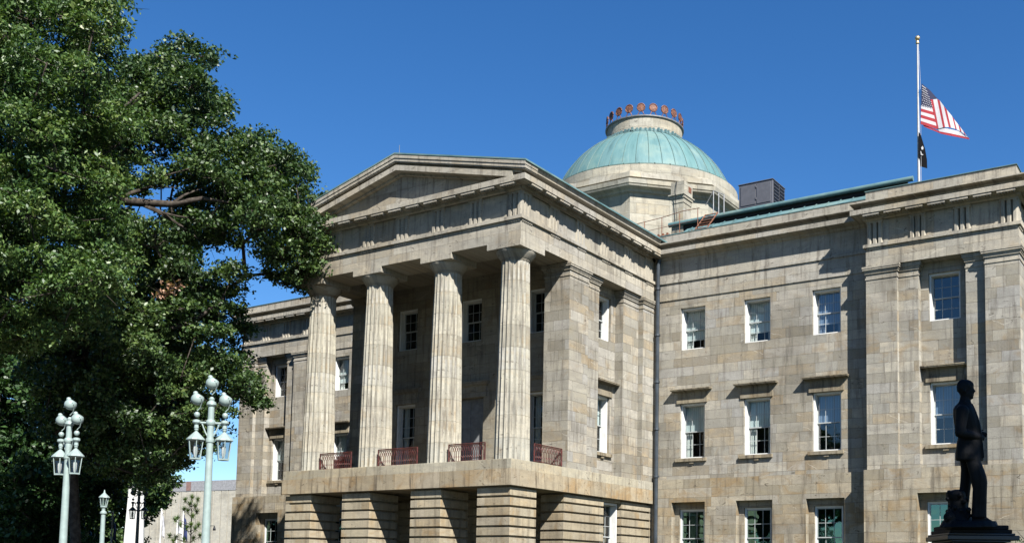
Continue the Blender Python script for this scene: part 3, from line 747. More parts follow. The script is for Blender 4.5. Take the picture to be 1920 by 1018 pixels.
# --- chimney with a square vent cap, roof rails
ch = MB(); X0, X1, Y0, Y1 = 6.36, 7.02, 14.0, 14.9
ch.box(X0, X1, Y0, Y1, 20.9, 23.62); ch.box(X0-.03, X1+.03, Y0-.03, Y1+.03, 23.62, 23.86)
chim = part(ch, 'chimney', M['stone_dome'])
ch = MB(); ch.box(X0-.17, X1+.12, Y0-.17, Y1+.2, 24.02, 24.08); ch.box(X0-.1, X1+.08, Y0-.08, Y1+.1, 23.87, 24.01); part(ch, 'chimney_ledge', M['stone_dome'], chim)
ch = MB(); ch.box(X0-.06, X1+.06, Y0-.06, Y1+.06, 24.09, 24.78); part(ch, 'vent_cap', M['stone_dome'], chim)
ch = MB(); ch.box(X1+.061, X1+.075, Y1-.42, Y1-.08, 24.3, 24.62); part(ch, 'vent_opening', M['rust'], chim)
ch = MB(); ch.tube([(X0+.3, Y0-.09, 20.95), (X0+.34, Y0-.09, 22.5), (X0+.25, Y0-.11, 23.7), (X0+.3, Y0-.2, 24.1), (X0+.3, Y0-.09, 24.8)], .016, 5); part(ch, 'cable', M['iron'], chim)
rl = MB(); y = 12.6
pts = [(4.2, y, 21.9+.9), (5.3, y, 22.6), (7.6, y, 22.62), (9.0, y+.5, 23.3)]
for k in range(5):
    x = 4.4+k*1.05; z = 22.35+.04*k; rl.tube([(x, y, 21.1), (x, y, z)], .02, 6)
rl.tube([(4.2, y, 22.30), (6.5, y, 22.42), (7.7, y, 22.55), (8.7, y, 22.55)], .018, 6)
rl.tube([(4.2, y, 21.8), (8.7, y, 21.95)], .012, 6)
part(rl, 'roof_rail', M['rust'])
st = MB()      # little ladder steps by the upper roof
for k in range(2): st.tube([(8.4+k*.7, 12.4, 21.2), (8.9+k*.7, 12.9, 22.25)], .035, 6)
for k in range(7): st.tube([(8.42+.08*k, 12.4+.08*k, 21.25+.16*k), (9.1+.08*k, 12.4+.08*k, 21.25+.16*k)], .028, 6)
for k in range(14): 
    x = 8.+k*.11; st.box(x, x+.09, 12.35, 12.45+.02*(k % 3), 21.15, 21.22+.05*(k % 4))
part(st, 'roof_ladder', M['rust'])
gl_ = MB()
for k in range(3): gl_.tube([(9.15+k*.3, 13.3, 22.3), (9.15+k*.3, 13.3, 23.6-.16*k)], .028, 6)
gl_.tube([(8.7, 13.3, 22.9), (9.15, 13.3, 23.6), (9.75, 13.3, 23.28)], .025, 6)
part(gl_, 'ladder_handrail', M['galv'])
wk = MB(); wk.box(5.2, 7.2, 12.2, 12.9, 21.12, 21.32)
for k in range(8): wk.box(5.2+k*.26, 5.3+k*.26, 12.12, 12.2, 21.1, 21.38)
part(wk, 'copper_walkway', M['rust'])
# near-black boxes behind the window glass, unlit room darkness put into their colour
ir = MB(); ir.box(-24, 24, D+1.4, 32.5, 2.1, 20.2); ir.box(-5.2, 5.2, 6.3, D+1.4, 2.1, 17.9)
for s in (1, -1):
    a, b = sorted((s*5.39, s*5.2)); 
part(ir, 'dark_interior', M['dark'])

# ================================================================ things on the roof
def thing_part(mb, name, mat, parent, **k): return part(mb, name, mat, parent, **k)
ac = empty('air_conditioner', (10.3, 16.8, 22.3), 'grey boxy air conditioning unit standing on the roof right of the dome', 'air conditioner')
a0, a1, b0, b1, z0, z1 = 9.35, 11.3, 16., 17.7, 23.42, 24.72
mb = MB(); mb.box(a0, a1, b0, b1, z0, z1); mb.box(a0-.04, a1+.04, b0-.04, b1+.04, z1, z1+.05); part(mb, 'housing', M['ac'], ac, bevel=.02)
mb = MB(); mb.box(a0+.12, a0+.98, b0-.03, b0-.001, z0+.12, z1-.1); mb.box(a0+1.04, a1-.1, b0-.03, b0-.001, z0+.12, z1-.1)
for z in (z0+.35, z1-.3): mb.box(a0+.98, a0+1.04, b0-.06, b0, z, z+.12)
part(mb, 'access_panel', M['ac'], ac, bevel=.008)
for (y0, y1) in ((b0+.15, b0+.85), (b0+.95, b1-.1)):
    mb = MB(); mb.box(a1+.002, a1+.02, y0, y1, z0+.1, z1-.06)
    g_ = part(mb, 'grille', M['ac_dark'], ac)
    mb = MB()
    for k in range(6): mb.box(a1+.021, a1+.05, y0, y1, z0+.16+k*.19, z0+.205+k*.19)
    part(mb, 'louvre', M['ac_dark2'], g_)
mb = MB()
for x in (a0+.05, a1-.15):
    for y in (b0+.05, b1-.15): mb.box(x, x+.1, y, y+.1, 22.2, z0)
part(mb, 'support_leg', M['galv'], ac)
# flagpole and flags
fx, fy = 19.5, 14.0
fp = empty('flagpole', (fx, fy, 20.9), 'tall white flagpole with a gold ball rising from the roof', 'flagpole')
mb = MB(); mb.lathe([(.068, 20.9), (.062, 24.), (.04, 29.1)], (fx, fy), 12); part(mb, 'pole', M['pole'], fp, smooth=True)
mb = MB(); mb.sphere((fx, fy, 29.32), .12, 12); mb.lathe([(.08, 29.05), (.09, 29.1), (.05, 29.2)], (fx, fy), 10)
M['gold'] = flat_mat('gilded_ball', (.55, .42, .22), .3, .6); part(mb, 'ball', M['gold'], fp, smooth=True)
mb = MB(); mb.tube([(fx+.12, fy-.02, 21.5), (fx+.12, fy-.02, 27.2), (fx+.05, fy, 29.0)], .007, 4); part(mb, 'halyard', M['pole'], fp)
M['f_black'] = flat_mat('black_cloth', (.004, .004, .005), .9, 0, .1)
M['f_pale2'] = flat_mat('pale_emblem', (.3, .3, .3), .8)
M['f_red'] = flat_mat('flag_red', (.21, .005, .013), .8, noise=.05); M['f_white'] = flat_mat('flag_white', (.34, .33, .345), .8, noise=.03); M['f_blue'] = flat_mat('flag_blue', (.004, .007, .036), .8, noise=.05)
DF = (Vector((fx, fy, 24))-CP).dot(FW)
def fpt(x, y, dd=0.):
    rip = .05*math.sin(x*.13)*min(1, (x-1727)/20)
    return at(x, y, DF+dd+rip)
def patch(mb, q, mi, nx=6, ny=3, dd=0.):     # q: 4 corners in photo pixels, tl,tr,br,bl
    mb.cur = mi; vs = []
    for j in range(ny+1):
        for i in range(nx+1):
            s, t = i/nx, j/ny
            x = (q[0][0]*(1-s)+q[1][0]*s)*(1-t)+(q[3][0]*(1-s)+q[2][0]*s)*t; y = (q[0][1]*(1-s)+q[1][1]*s)*(1-t)+(q[3][1]*(1-s)+q[2][1]*s)*t
            vs.append(fpt(x, y, dd))
    mb.add(vs, [(j*(nx+1)+i, j*(nx+1)+i+1, (j+1)*(nx+1)+i+1, (j+1)*(nx+1)+i) for j in range(ny) for i in range(nx)])
fl = MB()
patch(fl, [(1728, 157), (1744, 170), (1749, 204), (1727, 198)], 2); patch(fl, [(1744, 170), (1758, 186), (1745, 187), (1745.5, 180)], 2)
patch(fl, [(1745.5, 180), (1745, 187), (1749, 204), (1744, 190)], 2, 2, 2)
L0, L1 = (1727, 198), (1749, 204); B0, B1 = (1726, 233), (1757, 243)
for k in range(6):       # lower stripes beside the hoist
    def lp(a, b, t): return (a[0]+(b[0]-a[0])*t, a[1]+(b[1]-a[1])*t)
    patch(fl, [lp(L0, B0, k/6), lp(L1, B1, k/6), lp(L1, B1, (k+1)/6), lp(L0, B0, (k+1)/6)], 1 if k % 2 == 0 else 0)
tops = [(1744.5, 187), (1749.5, 187), (1757, 186), (1762, 189), (1769.5, 199), (1775, 206), (1785, 218), (1789, 224), (1797, 234), (1800, 238), (1806, 246), (1809, 250), (1815, 258)]
bots = [(1757, 242), (1760, 241.5), (1768, 239.5), (1772, 239), (1779, 239), (1783, 240), (1791, 242), (1794, 243.5), (1800, 246.5), (1803, 248), (1808, 252), (1811, 254), (1816, 258.5)]
for k in range(12): patch(fl, [tops[k], tops[k+1], bots[k+1], bots[k]], 0 if k % 2 == 0 else 1, 2, 6)
patch(fl, [(1757, 242), (1769, 239.5), (1780, 250), (1762, 247)], 1, dd=.03); patch(fl, [(1769, 239.5), (1800, 247), (1816, 259), (1780, 250)], 1, dd=.03)
patch(fl, [(1729, 233), (1762, 247), (1764, 251), (1733, 238)], 0, dd=.025); patch(fl, [(1762, 247), (1780, 250), (1785, 255.5), (1764, 251)], 0, dd=.025); patch(fl, [(1780, 250), (1816, 258.5), (1818, 262), (1785, 255.5)], 0, dd=.025)
fl.cur = 1
for j in range(9):
    for i in range(6):
        t = (j+.6)/9.2; xl, xr = 1728.6, 1728+20.5*min(1, .35+t*.9); x = xl+(xr-xl)*(i+.5+(.5 if j % 2 else 0)*.9)/6.2; y = 158+t*41+(x-1728)*(.75-.45*t)
        r_ = .03; c = fpt(x, y, -.035)
        vs = [c+RT*(math.sin(a)*(r_ if n % 2 == 0 else r_*.42))+UP*(math.cos(a)*(r_ if n % 2 == 0 else r_*.42)) for n, a in enumerate([math.pi*q/5 for q in range(10)])]
        fl.add(vs, [tuple(range(10))])
flo = fl.build('national_flag', [M['f_red'], M['f_white'], M['f_blue']]); so = flo.modifiers.new('t', 'SOLIDIFY'); so.thickness = .006
tag(flo, 'red and white striped flag with a starry blue corner flying at half mast', 'flag')
fl = MB()
def ppt(x, y, dd=0.): return at(x, y, DF-.1+dd)
pl = [(1722.5, 248), (1726, 252), (1729, 262), (1734.5, 280), (1738, 300), (1738.5, 316), (1723.5, 312), (1721.5, 290), (1722, 265)]
fl.add([ppt(*q) for q in pl], [tuple(range(len(pl)))])
fl.cur = 1
for ph in ([(1727, 277), (1730, 274), (1731.5, 278), (1730.5, 281), (1728, 281)], [(1725.5, 284), (1727, 284), (1728.5, 289), (1731, 290), (1730.5, 291.5), (1726.5, 291)]):
    fl.add([at(x, y, DF-.14) for x, y in ph], [tuple(range(len(ph)))])
flo = fl.build('small_flag', [M['f_black'], M['f_pale2']]); so = flo.modifiers.new('t', 'SOLIDIFY'); so.thickness = .01
tag(flo, 'small black flag with a white emblem hanging limp below the striped flag', 'flag')

# ================================================================ street lamps
def floodlight(c, parent, s=1.):
    mb = MB(); c = Vector(c)
    ax = (RT*-.55+Vector((0, 0, -.83))).normalized(); u = ax.cross(FW).normalized(); v = ax.cross(u)
    prof = [(.0, -.165), (.05, -.163), (.11, -.155), (.135, -.148), (.165, -.11), (.188, -.06), (.20, 0), (.196, .05), (.178, .10), (.145, .145), (.09, .18), (.04, .195), (0, .198)]
    n = 24; vs = []; fs = []
    for r_, h in prof:
        for k in range(n):
            t = 2*math.pi*k/n; vs.append(c+ax*h*s+(u*math.cos(t)+v*math.sin(t))*r_*s)
    for i in range(len(prof)-1):
        for k in range(n): fs.append((i*n+k, i*n+(k+1)%n, (i+1)*n+(k+1)%n, (i+1)*n+k))
    mb.add(vs, fs)
    t_ = c+Vector((0, 0, .19*s))+RT*-.075*s
    mb.sphere(t_, .078*s, 14, (1, 1, .95)); mb.tube([c+Vector((0, 0, .08*s))+RT*-.04*s, t_+Vector((0, 0, -.02))], [.13*s, .078*s], 14)
    mb.tube([c+RT*-.12*s+Vector((0, 0, -.04)), c+RT*-.235*s+Vector((0, 0, -.085*s))], [.04*s, .006], 6)
    o = part(mb, 'floodlight', M['lamp'], parent, smooth=True)
    mb = MB(); b = c+Vector((0, 0, -.38*s))
    mb.tube([c+RT*.14*s-FW*.12*s+Vector((0, 0, .06)), c+RT*.17*s-FW*.13*s, c+RT*.17*s-FW*.08*s+Vector((0, 0, -.13*s)), c+RT*.10*s+Vector((0, 0, -.28*s)), b], .017*s, 6)
    mb.sphere(c+RT*.12*s-FW*.14*s+Vector((0, 0, .05)), .03*s, 8)
    part(mb, 'yoke', M['lamp'], o, smooth=True)
    return o
def lantern(c, parent, s=1.):        # c: top finial centre
    mb = MB(); x, y, z = c
    mb.lathe([(.01, z+.02), (.045, z), (.05, z-.04), (.03, z-.08), (.07, z-.12), (.10, z-.15), (.25*s, z-.27), (.26*s, z-.30), (.22*s, z-.31)], (x, y), 12)
    for k in range(6):
        a = math.pi/6+math.pi*k/3; mb.tube([(x+.215*s*math.cos(a), y+.215*s*math.sin(a), z-.31), (x+.155*s*math.cos(a), y+.155*s*math.sin(a), z-.76)], .014, 4)
    mb.lathe([(.17*s, z-.79), (.17*s, z-.75), (.12*s, z-.75), (.12*s, z-.79)], (x, y), 6, math.pi/6)
    o = part(mb, 'lantern', M['lamp'], parent)
    mb = MB(); mb.lathe([(.15*s, z-.75), (.205*s, z-.31)], (x, y), 6, math.pi/6, cap=False); part(mb, 'lantern_glass', M['glass_lamp'], o)
    mb = MB(); mb.lathe([(.03, z-.72), (.05, z-.6), (.05, z-.45), (.02, z-.36)], (x, y), 8); part(mb, 'bulb', M['white'], o, smooth=True)
    return o
def big_lamp(base, top, lab, ang=0., grp='tall green lamp posts with paired lanterns'):
    """base/top XY taken from the foot, a slim tapered post with two lanterns and three floodlights"""
    x, y = base.x, base.y; H = top
    t = empty('street_lamp', (x, y, G), lab, 'street lamp', grp)
    mb = MB(); mb.lathe([(.18, G), (.18, G+.3), (.14, G+.4), (.112, G+.9), (.074, H-.75), (.072, H-.62)], (x, y), 16)
    mb.lathe([(.10, H-1.55), (.105, H-1.5), (.10, H-1.45)], (x, y), 16); mb.lathe([(.09, H-1.12), (.115, H-1.08), (.115, H-1.02), (.09, H-.98)], (x, y), 16)
    mb.lathe([(.09, H-.64), (.12, H-.6), (.11, H-.54), (.06, H-.5), (.07, H-.45), (.03, H-.40)], (x, y), 14)
    part(mb, 'post', M['lamp'], t, smooth=True)
    dr = (RT*math.cos(ang)+FW*math.sin(ang)); dr.z = 0; dr.normalize()
    mb = MB()
    for s in (-1, 1):
        e = Vector((x, y, H-1.06))+dr*.335*s
        mb.tube([(x, y, H-1.06), e], .028, 6); mb.tube([Vector((x, y, H-1.5)), Vector((x, y, H-1.3))+dr*.12*s, e+dr*-.12*s], .018, 6)
        mb.lathe([(.03, H-.98), (.09, H-1.0), (.10, H-1.06), (.05, H-1.12), (.06, H-1.2)], (e.x, e.y), 10); mb.sphere((e.x, e.y, H-.86), .075, 10)
    part(mb, 'arm', M['lamp'], t, smooth=True)
    for s in (-1, 1):
        e = Vector((x, y, 0))+dr*.335*s
        lantern((e.x, e.y, H-1.20), t, .86); floodlight((e.x, e.y, H-.47), t, .78)
    floodlight((x, y, H-.05), t, .78)
    return t
b1_ = at(395, 1018, 26.8); b2_ = at(117, 1018, 29.5)
def foot_for(px, py, dist): return at(px, py, dist)
t1 = at(399, 707, 26.0); t2 = at(133, 748, 28.5)
lampB = big_lamp(t1, t1.z-.1, 'pale green post with two lanterns and three floodlights, before the stone wing', ang=.2)
lampA = big_lamp(t2, t2.z-.1, 'pale green post with two lanterns and three floodlights, before the dark tree', ang=-.5)
t3 = at(262, 905, 60)
lampC = big_lamp(t3, t3.z-.1, 'shaded distant lamp post seen dark against the white monument')
M['lamp_shaded'] = flat_mat('shaded_lamp_paint', (.03, .04, .04), .4)  # darker copy of the lamp paint, tree shade put into the colour
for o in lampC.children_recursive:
    if o.type == 'MESH' and 'glass' not in o.name and o.data.materials: o.data.materials[0] = M['lamp_shaded']
# short lamp with a single lantern
t4 = at(196, 920, 33)
sl4 = empty('lamp_post', (t4.x, t4.y, G), 'short pale post with one small lantern, standing left of the white monument', 'lamp post')
mb = MB(); z = t4.z; mb.lathe([(.12, G), (.11, G+.3), (.085, G+.5), (.065, z-.75), (.10, z-.72), (.10, z-.68), (.05, z-.62), (.06, z-.55)], (t4.x, t4.y), 14); part(mb, 'post', M['lamp'], sl4, smooth=True)
mb = MB(); x, y = t4.x, t4.y
mb.lathe([(.005, z+.04), (.02, z), (.03, z-.05), (.05, z-.08), (.16, z-.19), (.17, z-.21), (.13, z-.22)], (x, y), 8)
for k in range(8):
    a = math.pi*k/4; mb.tube([(x+.13*math.cos(a), y+.13*math.sin(a), z-.22), (x+.085*math.cos(a), y+.085*math.sin(a), z-.50)], .012, 4)
mb.lathe([(.10, z-.52), (.10, z-.49), (.03, z-.49)], (x, y), 8); hd = part(mb, 'lantern', M['lamp'], sl4)
mb = MB(); mb.lathe([(.08, z-.49), (.122, z-.22)], (x, y), 8, 0, cap=False); part(mb, 'lantern_glass', M['glass_lamp'], hd)

# ================================================================ monument, far building, flags
mo = at(252, 1000, 104); zt = at(252, 906, 104).z
mn = empty('stone_monument', (mo.x, mo.y, G), 'tapering white stone monument shaft behind a dark lamp post', 'monument')
mb = MB(); mb.lathe([(2.2, G), (2.2, G+.9), (1.8, G+.9), (1.7, G+1.6), (1.45, G+1.8)], (mo.x, mo.y), 4, math.pi/4+.2); part(mb, 'plinth', M['marble'], mn, bevel=.03)
mb = MB(); mb.lathe([(1.42, G+1.8), (.98, zt-.6), (.95, zt)], (mo.x, mo.y), 4, .15); part(mb, 'shaft', M['marble'], mn, bevel=.02)
# concrete office block far behind
q0 = at(262, 900, 170); q1 = at(470, 912, 160)
ob = empty('office_block', (q0.x, q0.y, G), 'windowless pale concrete office block far behind the lamps', 'building')
dv = (q1-q0); dv.z = 0; Lb = dv.length; dv.normalize(); nv = Vector((dv.y, -dv.x, 0)); 
if nv.dot(CP-q0) < 0: nv = -nv
def ob_box(mb, s0, s1, z0, z1, d0, d1):
    vs = []
    for z in (z0, z1):
        for (s, d) in ((s0, d0), (s1, d0), (s1, d1), (s0, d1)): p_ = q0+dv*s-nv*d; vs.append((p_.x, p_.y, z))
    mb.add(vs, [(0,3,2,1),(4,5,6,7),(0,1,5,4),(1,2,6,5),(2,3,7,6),(3,0,4,7)])
zt = at(330, 903, 167).z
mb = MB(); nb = 16
for k in range(nb): ob_box(mb, Lb*k/nb+.06, Lb*(k+1)/nb-.06, G+1.2, zt-1.6, 0, 1)
ob_box(mb, 0, Lb, G, zt-1.6, .12, 20); part(mb, 'wall', M['concrete'], ob)
mb = MB(); ob_box(mb, -.1, Lb+.1, zt-1.6, zt, -.05, 20); part(mb, 'parapet', M['concrete_grey'], ob)
mb = MB(); s_ = Lb*.46; ob_box(mb, s_-.5, s_+.5, zt-1.5, zt-.1, -.08, -.04)
ob_box(mb, Lb*.72, Lb*.72+.9, G+.8, G+3., -.1, -.02); part(mb, 'panel', M['brick'], ob)
mb = MB(); ob_box(mb, Lb*.55, Lb+.1, G, G+3.1, -.02, .05); part(mb, 'base', M['concrete_grey'], ob)
# small flags on poles
M['f_navy'] = flat_mat('navy_cloth', (.02, .03, .10), .8); M['f_or'] = flat_mat('red_cloth', (.30, .04, .02), .8); M['f_pale'] = flat_mat('white_cloth', (.45, .45, .47), .8)
for (px, ty, dist, colr, wpx, hpx, lab, plab) in (
    (128, 960, 70, 'f_or', 9, 48, 'orange red flag drooping on a pole under the dark tree', 'thin pole carrying the orange red flag under the dark tree'),
    (211, 962, 66, 'f_navy', 8, 50, 'navy flag drooping beside the short lantern post', 'thin pole carrying the navy flag beside the short lantern post'),
    (303, 955, 95, 'f_pale', 7, 52, 'white flag drooping on a pole just right of the monument', 'thin pole carrying the white flag nearest the monument'),
    (333, 968, 100, 'f_pale', 10, 32, 'white flag on the pole left of the navy one, before the concrete block', 'thin pole carrying the white flag left of the pine'),
    (344, 960, 100, 'f_navy', 9, 52, 'navy flag drooping against the pine before the concrete block', 'thin pole carrying the navy flag in front of the pine')):
    tp = at(px, ty, dist); fo = empty('flagpole', (tp.x, tp.y, G), plab, 'flagpole', 'small flagpoles behind the lamps')
    mb = MB(); mb.lathe([(.07, G), (.05, tp.z-.05), (.03, tp.z)], (tp.x, tp.y), 8); mb.sphere((tp.x, tp.y, tp.z+.03), .09, 8); part(mb, 'pole', M['white'], fo, smooth=True)
    fm_ = MB(); s_ = dist/CAM['f']; n = 8; vs = []
    for j in range(n+1):
        t = j/n; wv = wpx*s_*(.35+.65*t**.7)
        for i in range(5):
            c = Vector((tp.x, tp.y, tp.z-.12))+RT*(.06+wv*i/4)+FW*(.12*math.sin(i*1.9+t*2)); c.z = tp.z-.15-hpx*s_*t*(1-.10*math.sin(i))-(i/4)*.5*(1-t)
            vs.append(c)
    fm_.add(vs, [(j*5+i, j*5+i+1, (j+1)*5+i+1, (j+1)*5+i) for j in range(n) for i in range(4)])
    o = fm_.build('flag', M[colr], smooth=True); so = o.modifiers.new('t', 'SOLIDIFY'); so.thickness = .01
    tag(o, lab, 'flag', 'small flags behind the lamps')
# road lamp bracket
rl_ = at(387, 985, 110); rb = empty('road_lamp', (rl_.x, rl_.y, G), 'thin dark road lamp with a curved bracket before the concrete block', 'street lamp')
mb = MB(); z = rl_.z; mb.lathe([(.1, G), (.06, z+.3)], (rl_.x, rl_.y), 8); part(mb, 'post', M['iron'], rb)
c = Vector((rl_.x, rl_.y, z)); mb = MB(); mb.tube([c, c+RT*.85], .03, 6); mb.tube([c+Vector((0, 0, -.5)), c+RT*.25+Vector((0, 0, -.12)), c+RT*.5], .03, 6); part(mb, 'bracket', M['iron'], rb)
e = c+RT*.85; mb = MB(); mb.lathe([(.04, e.z+.03), (.08, e.z-.15), (.16, e.z-.35), (.14, e.z-.5)], (e.x, e.y), 10); part(mb, 'lamp_shade', M['iron'], rb)

# ================================================================ trees
def proj(p):
    d = p-CP; z = d.dot(FW); return CAM['px']+CAM['f']*d.dot(RT)/z, CAM['py']-CAM['f']*d.dot(UP)/z
def inpoly(x, y, poly):
    c = False; n = len(poly); j = n-1
    for i in range(n):
        xi, yi = poly[i]; xj, yj = poly[j]
        if (yi > y) != (yj > y) and x < (xj-xi)*(y-yi)/(yj-yi)+xi: c = not c
        j = i
    return c
def edge_dist(x, y, poly):
    best = 1e9
    for i in range(len(poly)):
        ax, ay = poly[i]; bx, by = poly[(i+1) % len(poly)]; dx, dy = bx-ax, by-ay
        t = max(0, min(1, ((x-ax)*dx+(y-ay)*dy)/(dx*dx+dy*dy+1e-9))); best = min(best, math.hypot(x-ax-dx*t, y-ay-dy*t))
    return best
def crown_clusters(poly, dist, thick, n, rmin, rmax, holes=(), seed=1, sep=.85, zmin=None):
    rd = random.Random(seed); xs = [p_[0] for p_ in poly]; ys = [p_[1] for p_ in poly]; out = []; tries = 0
    while len(out) < n and tries < n*90:
        tries += 1
        x = rd.uniform(min(xs), max(xs)); y = rd.uniform(min(ys), max(ys))
        if not inpoly(x, y, poly): continue
        if any(((x-h[0])/h[2])**2+((y-h[1])/h[3])**2 < 1 for h in holes): continue
        r = rd.uniform(rmin, rmax); ed = edge_dist(x, y, poly)*dist/CAM['f']
        if ed < r*.42: continue
        half = min(thick, .8+1.3*math.sqrt(max(0, ed))*1.6)
        c = at(x, y, dist+rd.uniform(-half, half))
        if zmin and c.z < zmin: continue
        if any((c-o[0]).length < sep*(r+o[1])*.5 for o in out): continue
        out.append((c, r))
    return out
def boughs(cl, seed, dens=9., r0=.38, r1=.62, flat=.62):
    rd = random.Random(seed); out = []
    for c, R_ in cl:
        for _ in range(max(5, int(dens*R_*R_))):
            d = Vector((rd.gauss(0, 1), rd.gauss(0, 1), rd.gauss(.35, .85))).normalized()*R_*(rd.uniform(.35, 1)**.5)
            out.append((c+Vector((d.x, d.y, d.z*flat)), rd.uniform(r0, r1)))
    return out
def make_tree(name, label, trunk, clusters, per, lsize, leafm, seed, r_tip=.03, droop=0., aspect=.5, group=None, rpow=2.3, up=.5, limbs=None):
    rd = random.Random(seed); base = Vector(trunk[0])
    root = empty(name, base, label, 'tree', group)
    nodes = [Vector(p_) for p_ in trunk]; par = [-1]+list(range(len(trunk)-1)); plen = [0.]
    for i in range(1, len(nodes)): plen.append(plen[-1]+(nodes[i]-nodes[i-1]).length)
    first = 1
    tips = []
    top = Vector(trunk[-1])
    for c, r in sorted(limbs or clusters, key=lambda q: (q[0]-nodes[min(len(trunk)-1, 2)]).length):
        arr = np.array([tuple(v_) for v_ in nodes]); dd = np.linalg.norm(arr-np.array(c), axis=1); pl_ = np.array(plen)
        below = np.maximum(0, arr[:, 2]-c.z)
        cost = dd+.22*pl_+.6*below; cost[:first] = 1e9
        i = int(cost.argmin()); a = nodes[i]; L = (c-a).length; k = max(1, int(L/1.1)); cur = i
        for s_ in range(1, k+1):
            t = s_/k; p_ = a.lerp(c, t)+Vector((rd.gauss(0, 1), rd.gauss(0, 1), rd.gauss(0, 1)))*(.10*min(L, 3)*(t*(1-t)*4) if s_ < k else 0)
            p_.z += .10*L*math.sin(math.pi*t)*(1 if droop == 0 else -1)
            nodes.append(p_); par.append(cur); plen.append(plen[cur]+(p_-nodes[cur]).length); cur = len(nodes)-1
        tips.append(cur)
    area = [0.]*len(nodes); kids = [[] for _ in nodes]
    for i, p_ in enumerate(par):
        if p_ >= 0: kids[p_].append(i)
    for i in reversed(range(len(nodes))):
        area[i] = sum(area[k_] for k_ in kids[i]) if kids[i] else r_tip**rpow
    rad = [a_**(1/rpow) for a_ in area]
    mb = MB()
    for i, p_ in enumerate(par):
        if p_ < 0: continue
        n = 10 if rad[i] > .12 else (6 if rad[i] > .05 else 4)
        r0 = min(rad[p_], rad[i]*1.35); d = (nodes[i]-nodes[p_])*.04
        mb.tube([nodes[p_]-d, nodes[i]+d], [r0, rad[i]], n)
    for i in tips:        # twigs in the clump
        for _ in range(3):
            e = nodes[i]+Vector((rd.gauss(0, 1), rd.gauss(0, 1), rd.gauss(0, .7)))*.5; mb.tube([nodes[i], e], [.02, .006], 3)
    part(mb, 'trunk', M['bark'], root, smooth=60)
    # leaves: clumps of clumps
    rg_ = np.random.default_rng(seed); C = []; Rr = []
    for c, r in clusters:
        ns = max(5, int(9*(r/.9)**2)); s = rg_.normal(size=(ns, 3)); s /= np.linalg.norm(s, axis=1)[:, None]
        s *= (rg_.random(ns)**.45)[:, None]*r*np.array([1, 1, .62])
        C.append(np.array(c)+s); Rr.append(np.full(ns, r))
    C = np.vstack(C); n = per
    off = rg_.normal(size=(len(C), n, 3)); off[:, :, 2] *= .6; off *= .19*(lsize/.2)**.5
    pos = (C[:, None, :]+off).reshape(-1, 3); n_tot = len(pos)
    nr = rg_.normal(size=(n_tot, 3))*.75+np.array([0, 0, up]); nr /= np.linalg.norm(nr, axis=1)[:, None]
    t1 = np.cross(nr, rg_.normal(size=(n_tot, 3))); t1[:, 2] -= droop; t1 -= nr*(t1*nr).sum(1)[:, None]; t1 /= np.linalg.norm(t1, axis=1)[:, None]; t2 = np.cross(nr, t1)
    ls = lsize*(.6+.8*rg_.random(n_tot))[:, None]
    a = pos-t1*ls*.5; b = pos+t2*ls*aspect*.5+nr*ls*.07-t1*ls*.05; c_ = pos+t1*ls*.5-nr*ls*.05; d = pos-t2*ls*aspect*.5+nr*ls*.07-t1*ls*.05
    V = np.stack([a, b, c_, d], 1).reshape(-1, 3)-np.array(base)
    me = bpy.data.meshes.new('crown'); me.vertices.add(len(V)); me.vertices.foreach_set('co', V.ravel().astype(np.float32))
    nf = len(V)//4; me.loops.add(nf*4); me.loops.foreach_set('vertex_index', np.arange(nf*4, dtype=np.int32))
    me.polygons.add(nf); me.polygons.foreach_set('loop_start', np.arange(0, nf*4, 4, dtype=np.int32)); me.update(calc_edges=True)
    me.materials.append(M[leafm]); o = bpy.data.objects.new('crown', me); COL.objects.link(o); o.parent = root
    return root
HOLES = [(425, 815, 34, 40), (400, 655, 16, 14), (350, 620, 14, 10), (500, 300, 10, 14), (365, 215, 12, 10), (320, 760, 18, 14), (275, 376, 88, 30), (215, 240, 26, 40), (485, 470, 30, 20), (440, 300, 16, 26), (250, 560, 18, 10), (390, 700, 16, 12), (300, 700, 20, 10), (180, 700, 22, 14), (452, 420, 12, 16), (545, 430, 10, 14), (140, 285, 24, 14), (235, 165, 14, 30), (353, 353, 24, 12), (277, 421, 22, 16), (318, 398, 18, 9), (365, 468, 26, 13), (412, 505, 34, 18), (330, 455, 14, 10), (405, 600, 16, 10), (310, 560, 14, 8)]
polyA = [(215, 115), (250, 85), (300, 80), (350, 60), (400, 92), (435, 140), (430, 195), (412, 245), (470, 235), (530, 255), (562, 305), (600, 335), (613, 372), (600, 402), (612, 470), (570, 478), (588, 530), (578, 552), (520, 538), (495, 512), (455, 545), (440, 575), (462, 625), (452, 660), (475, 705), (498, 762), (440, 745), (432, 780), (395, 845), (350, 865), (345, 900), (310, 895), (285, 930), (210, 900), (100, 860), (40, 720), (60, 560), (110, 480), (130, 400), (150, 250)]
f1 = at(130, 1080, 50); f1.z = G
trA = [f1, f1+Vector((.2, .1, 3)), at(135, 850, 50), at(150, 700, 50), at(185, 560, 50), at(215, 420, 50), at(225, 300, 50), at(250, 200, 50)]
bA = crown_clusters(polyA, 50, 5.5, 300, .45, 1.35, HOLES, 3, 1.16); bA += [(at(x, y, 50+dz), rr_) for x, y, rr_, dz in ((452, 672, .45, .5), (446, 712, .5, 0), (464, 712, .4, .4), (478, 738, .4, .2), (490, 757, .3, 0), (472, 752, .3, .3), (436, 738, .45, .3), (590, 515, .35, 0), (578, 540, .35, .3), (556, 520, .4, .2), (535, 528, .35, 0), (505, 512, .4, .4), (604, 445, .4, 0), (598, 480, .4, .2), (460, 620, .35, 0), (448, 585, .4, .4))]; clA = boughs(bA, 31, 13., .3, .55, .7)
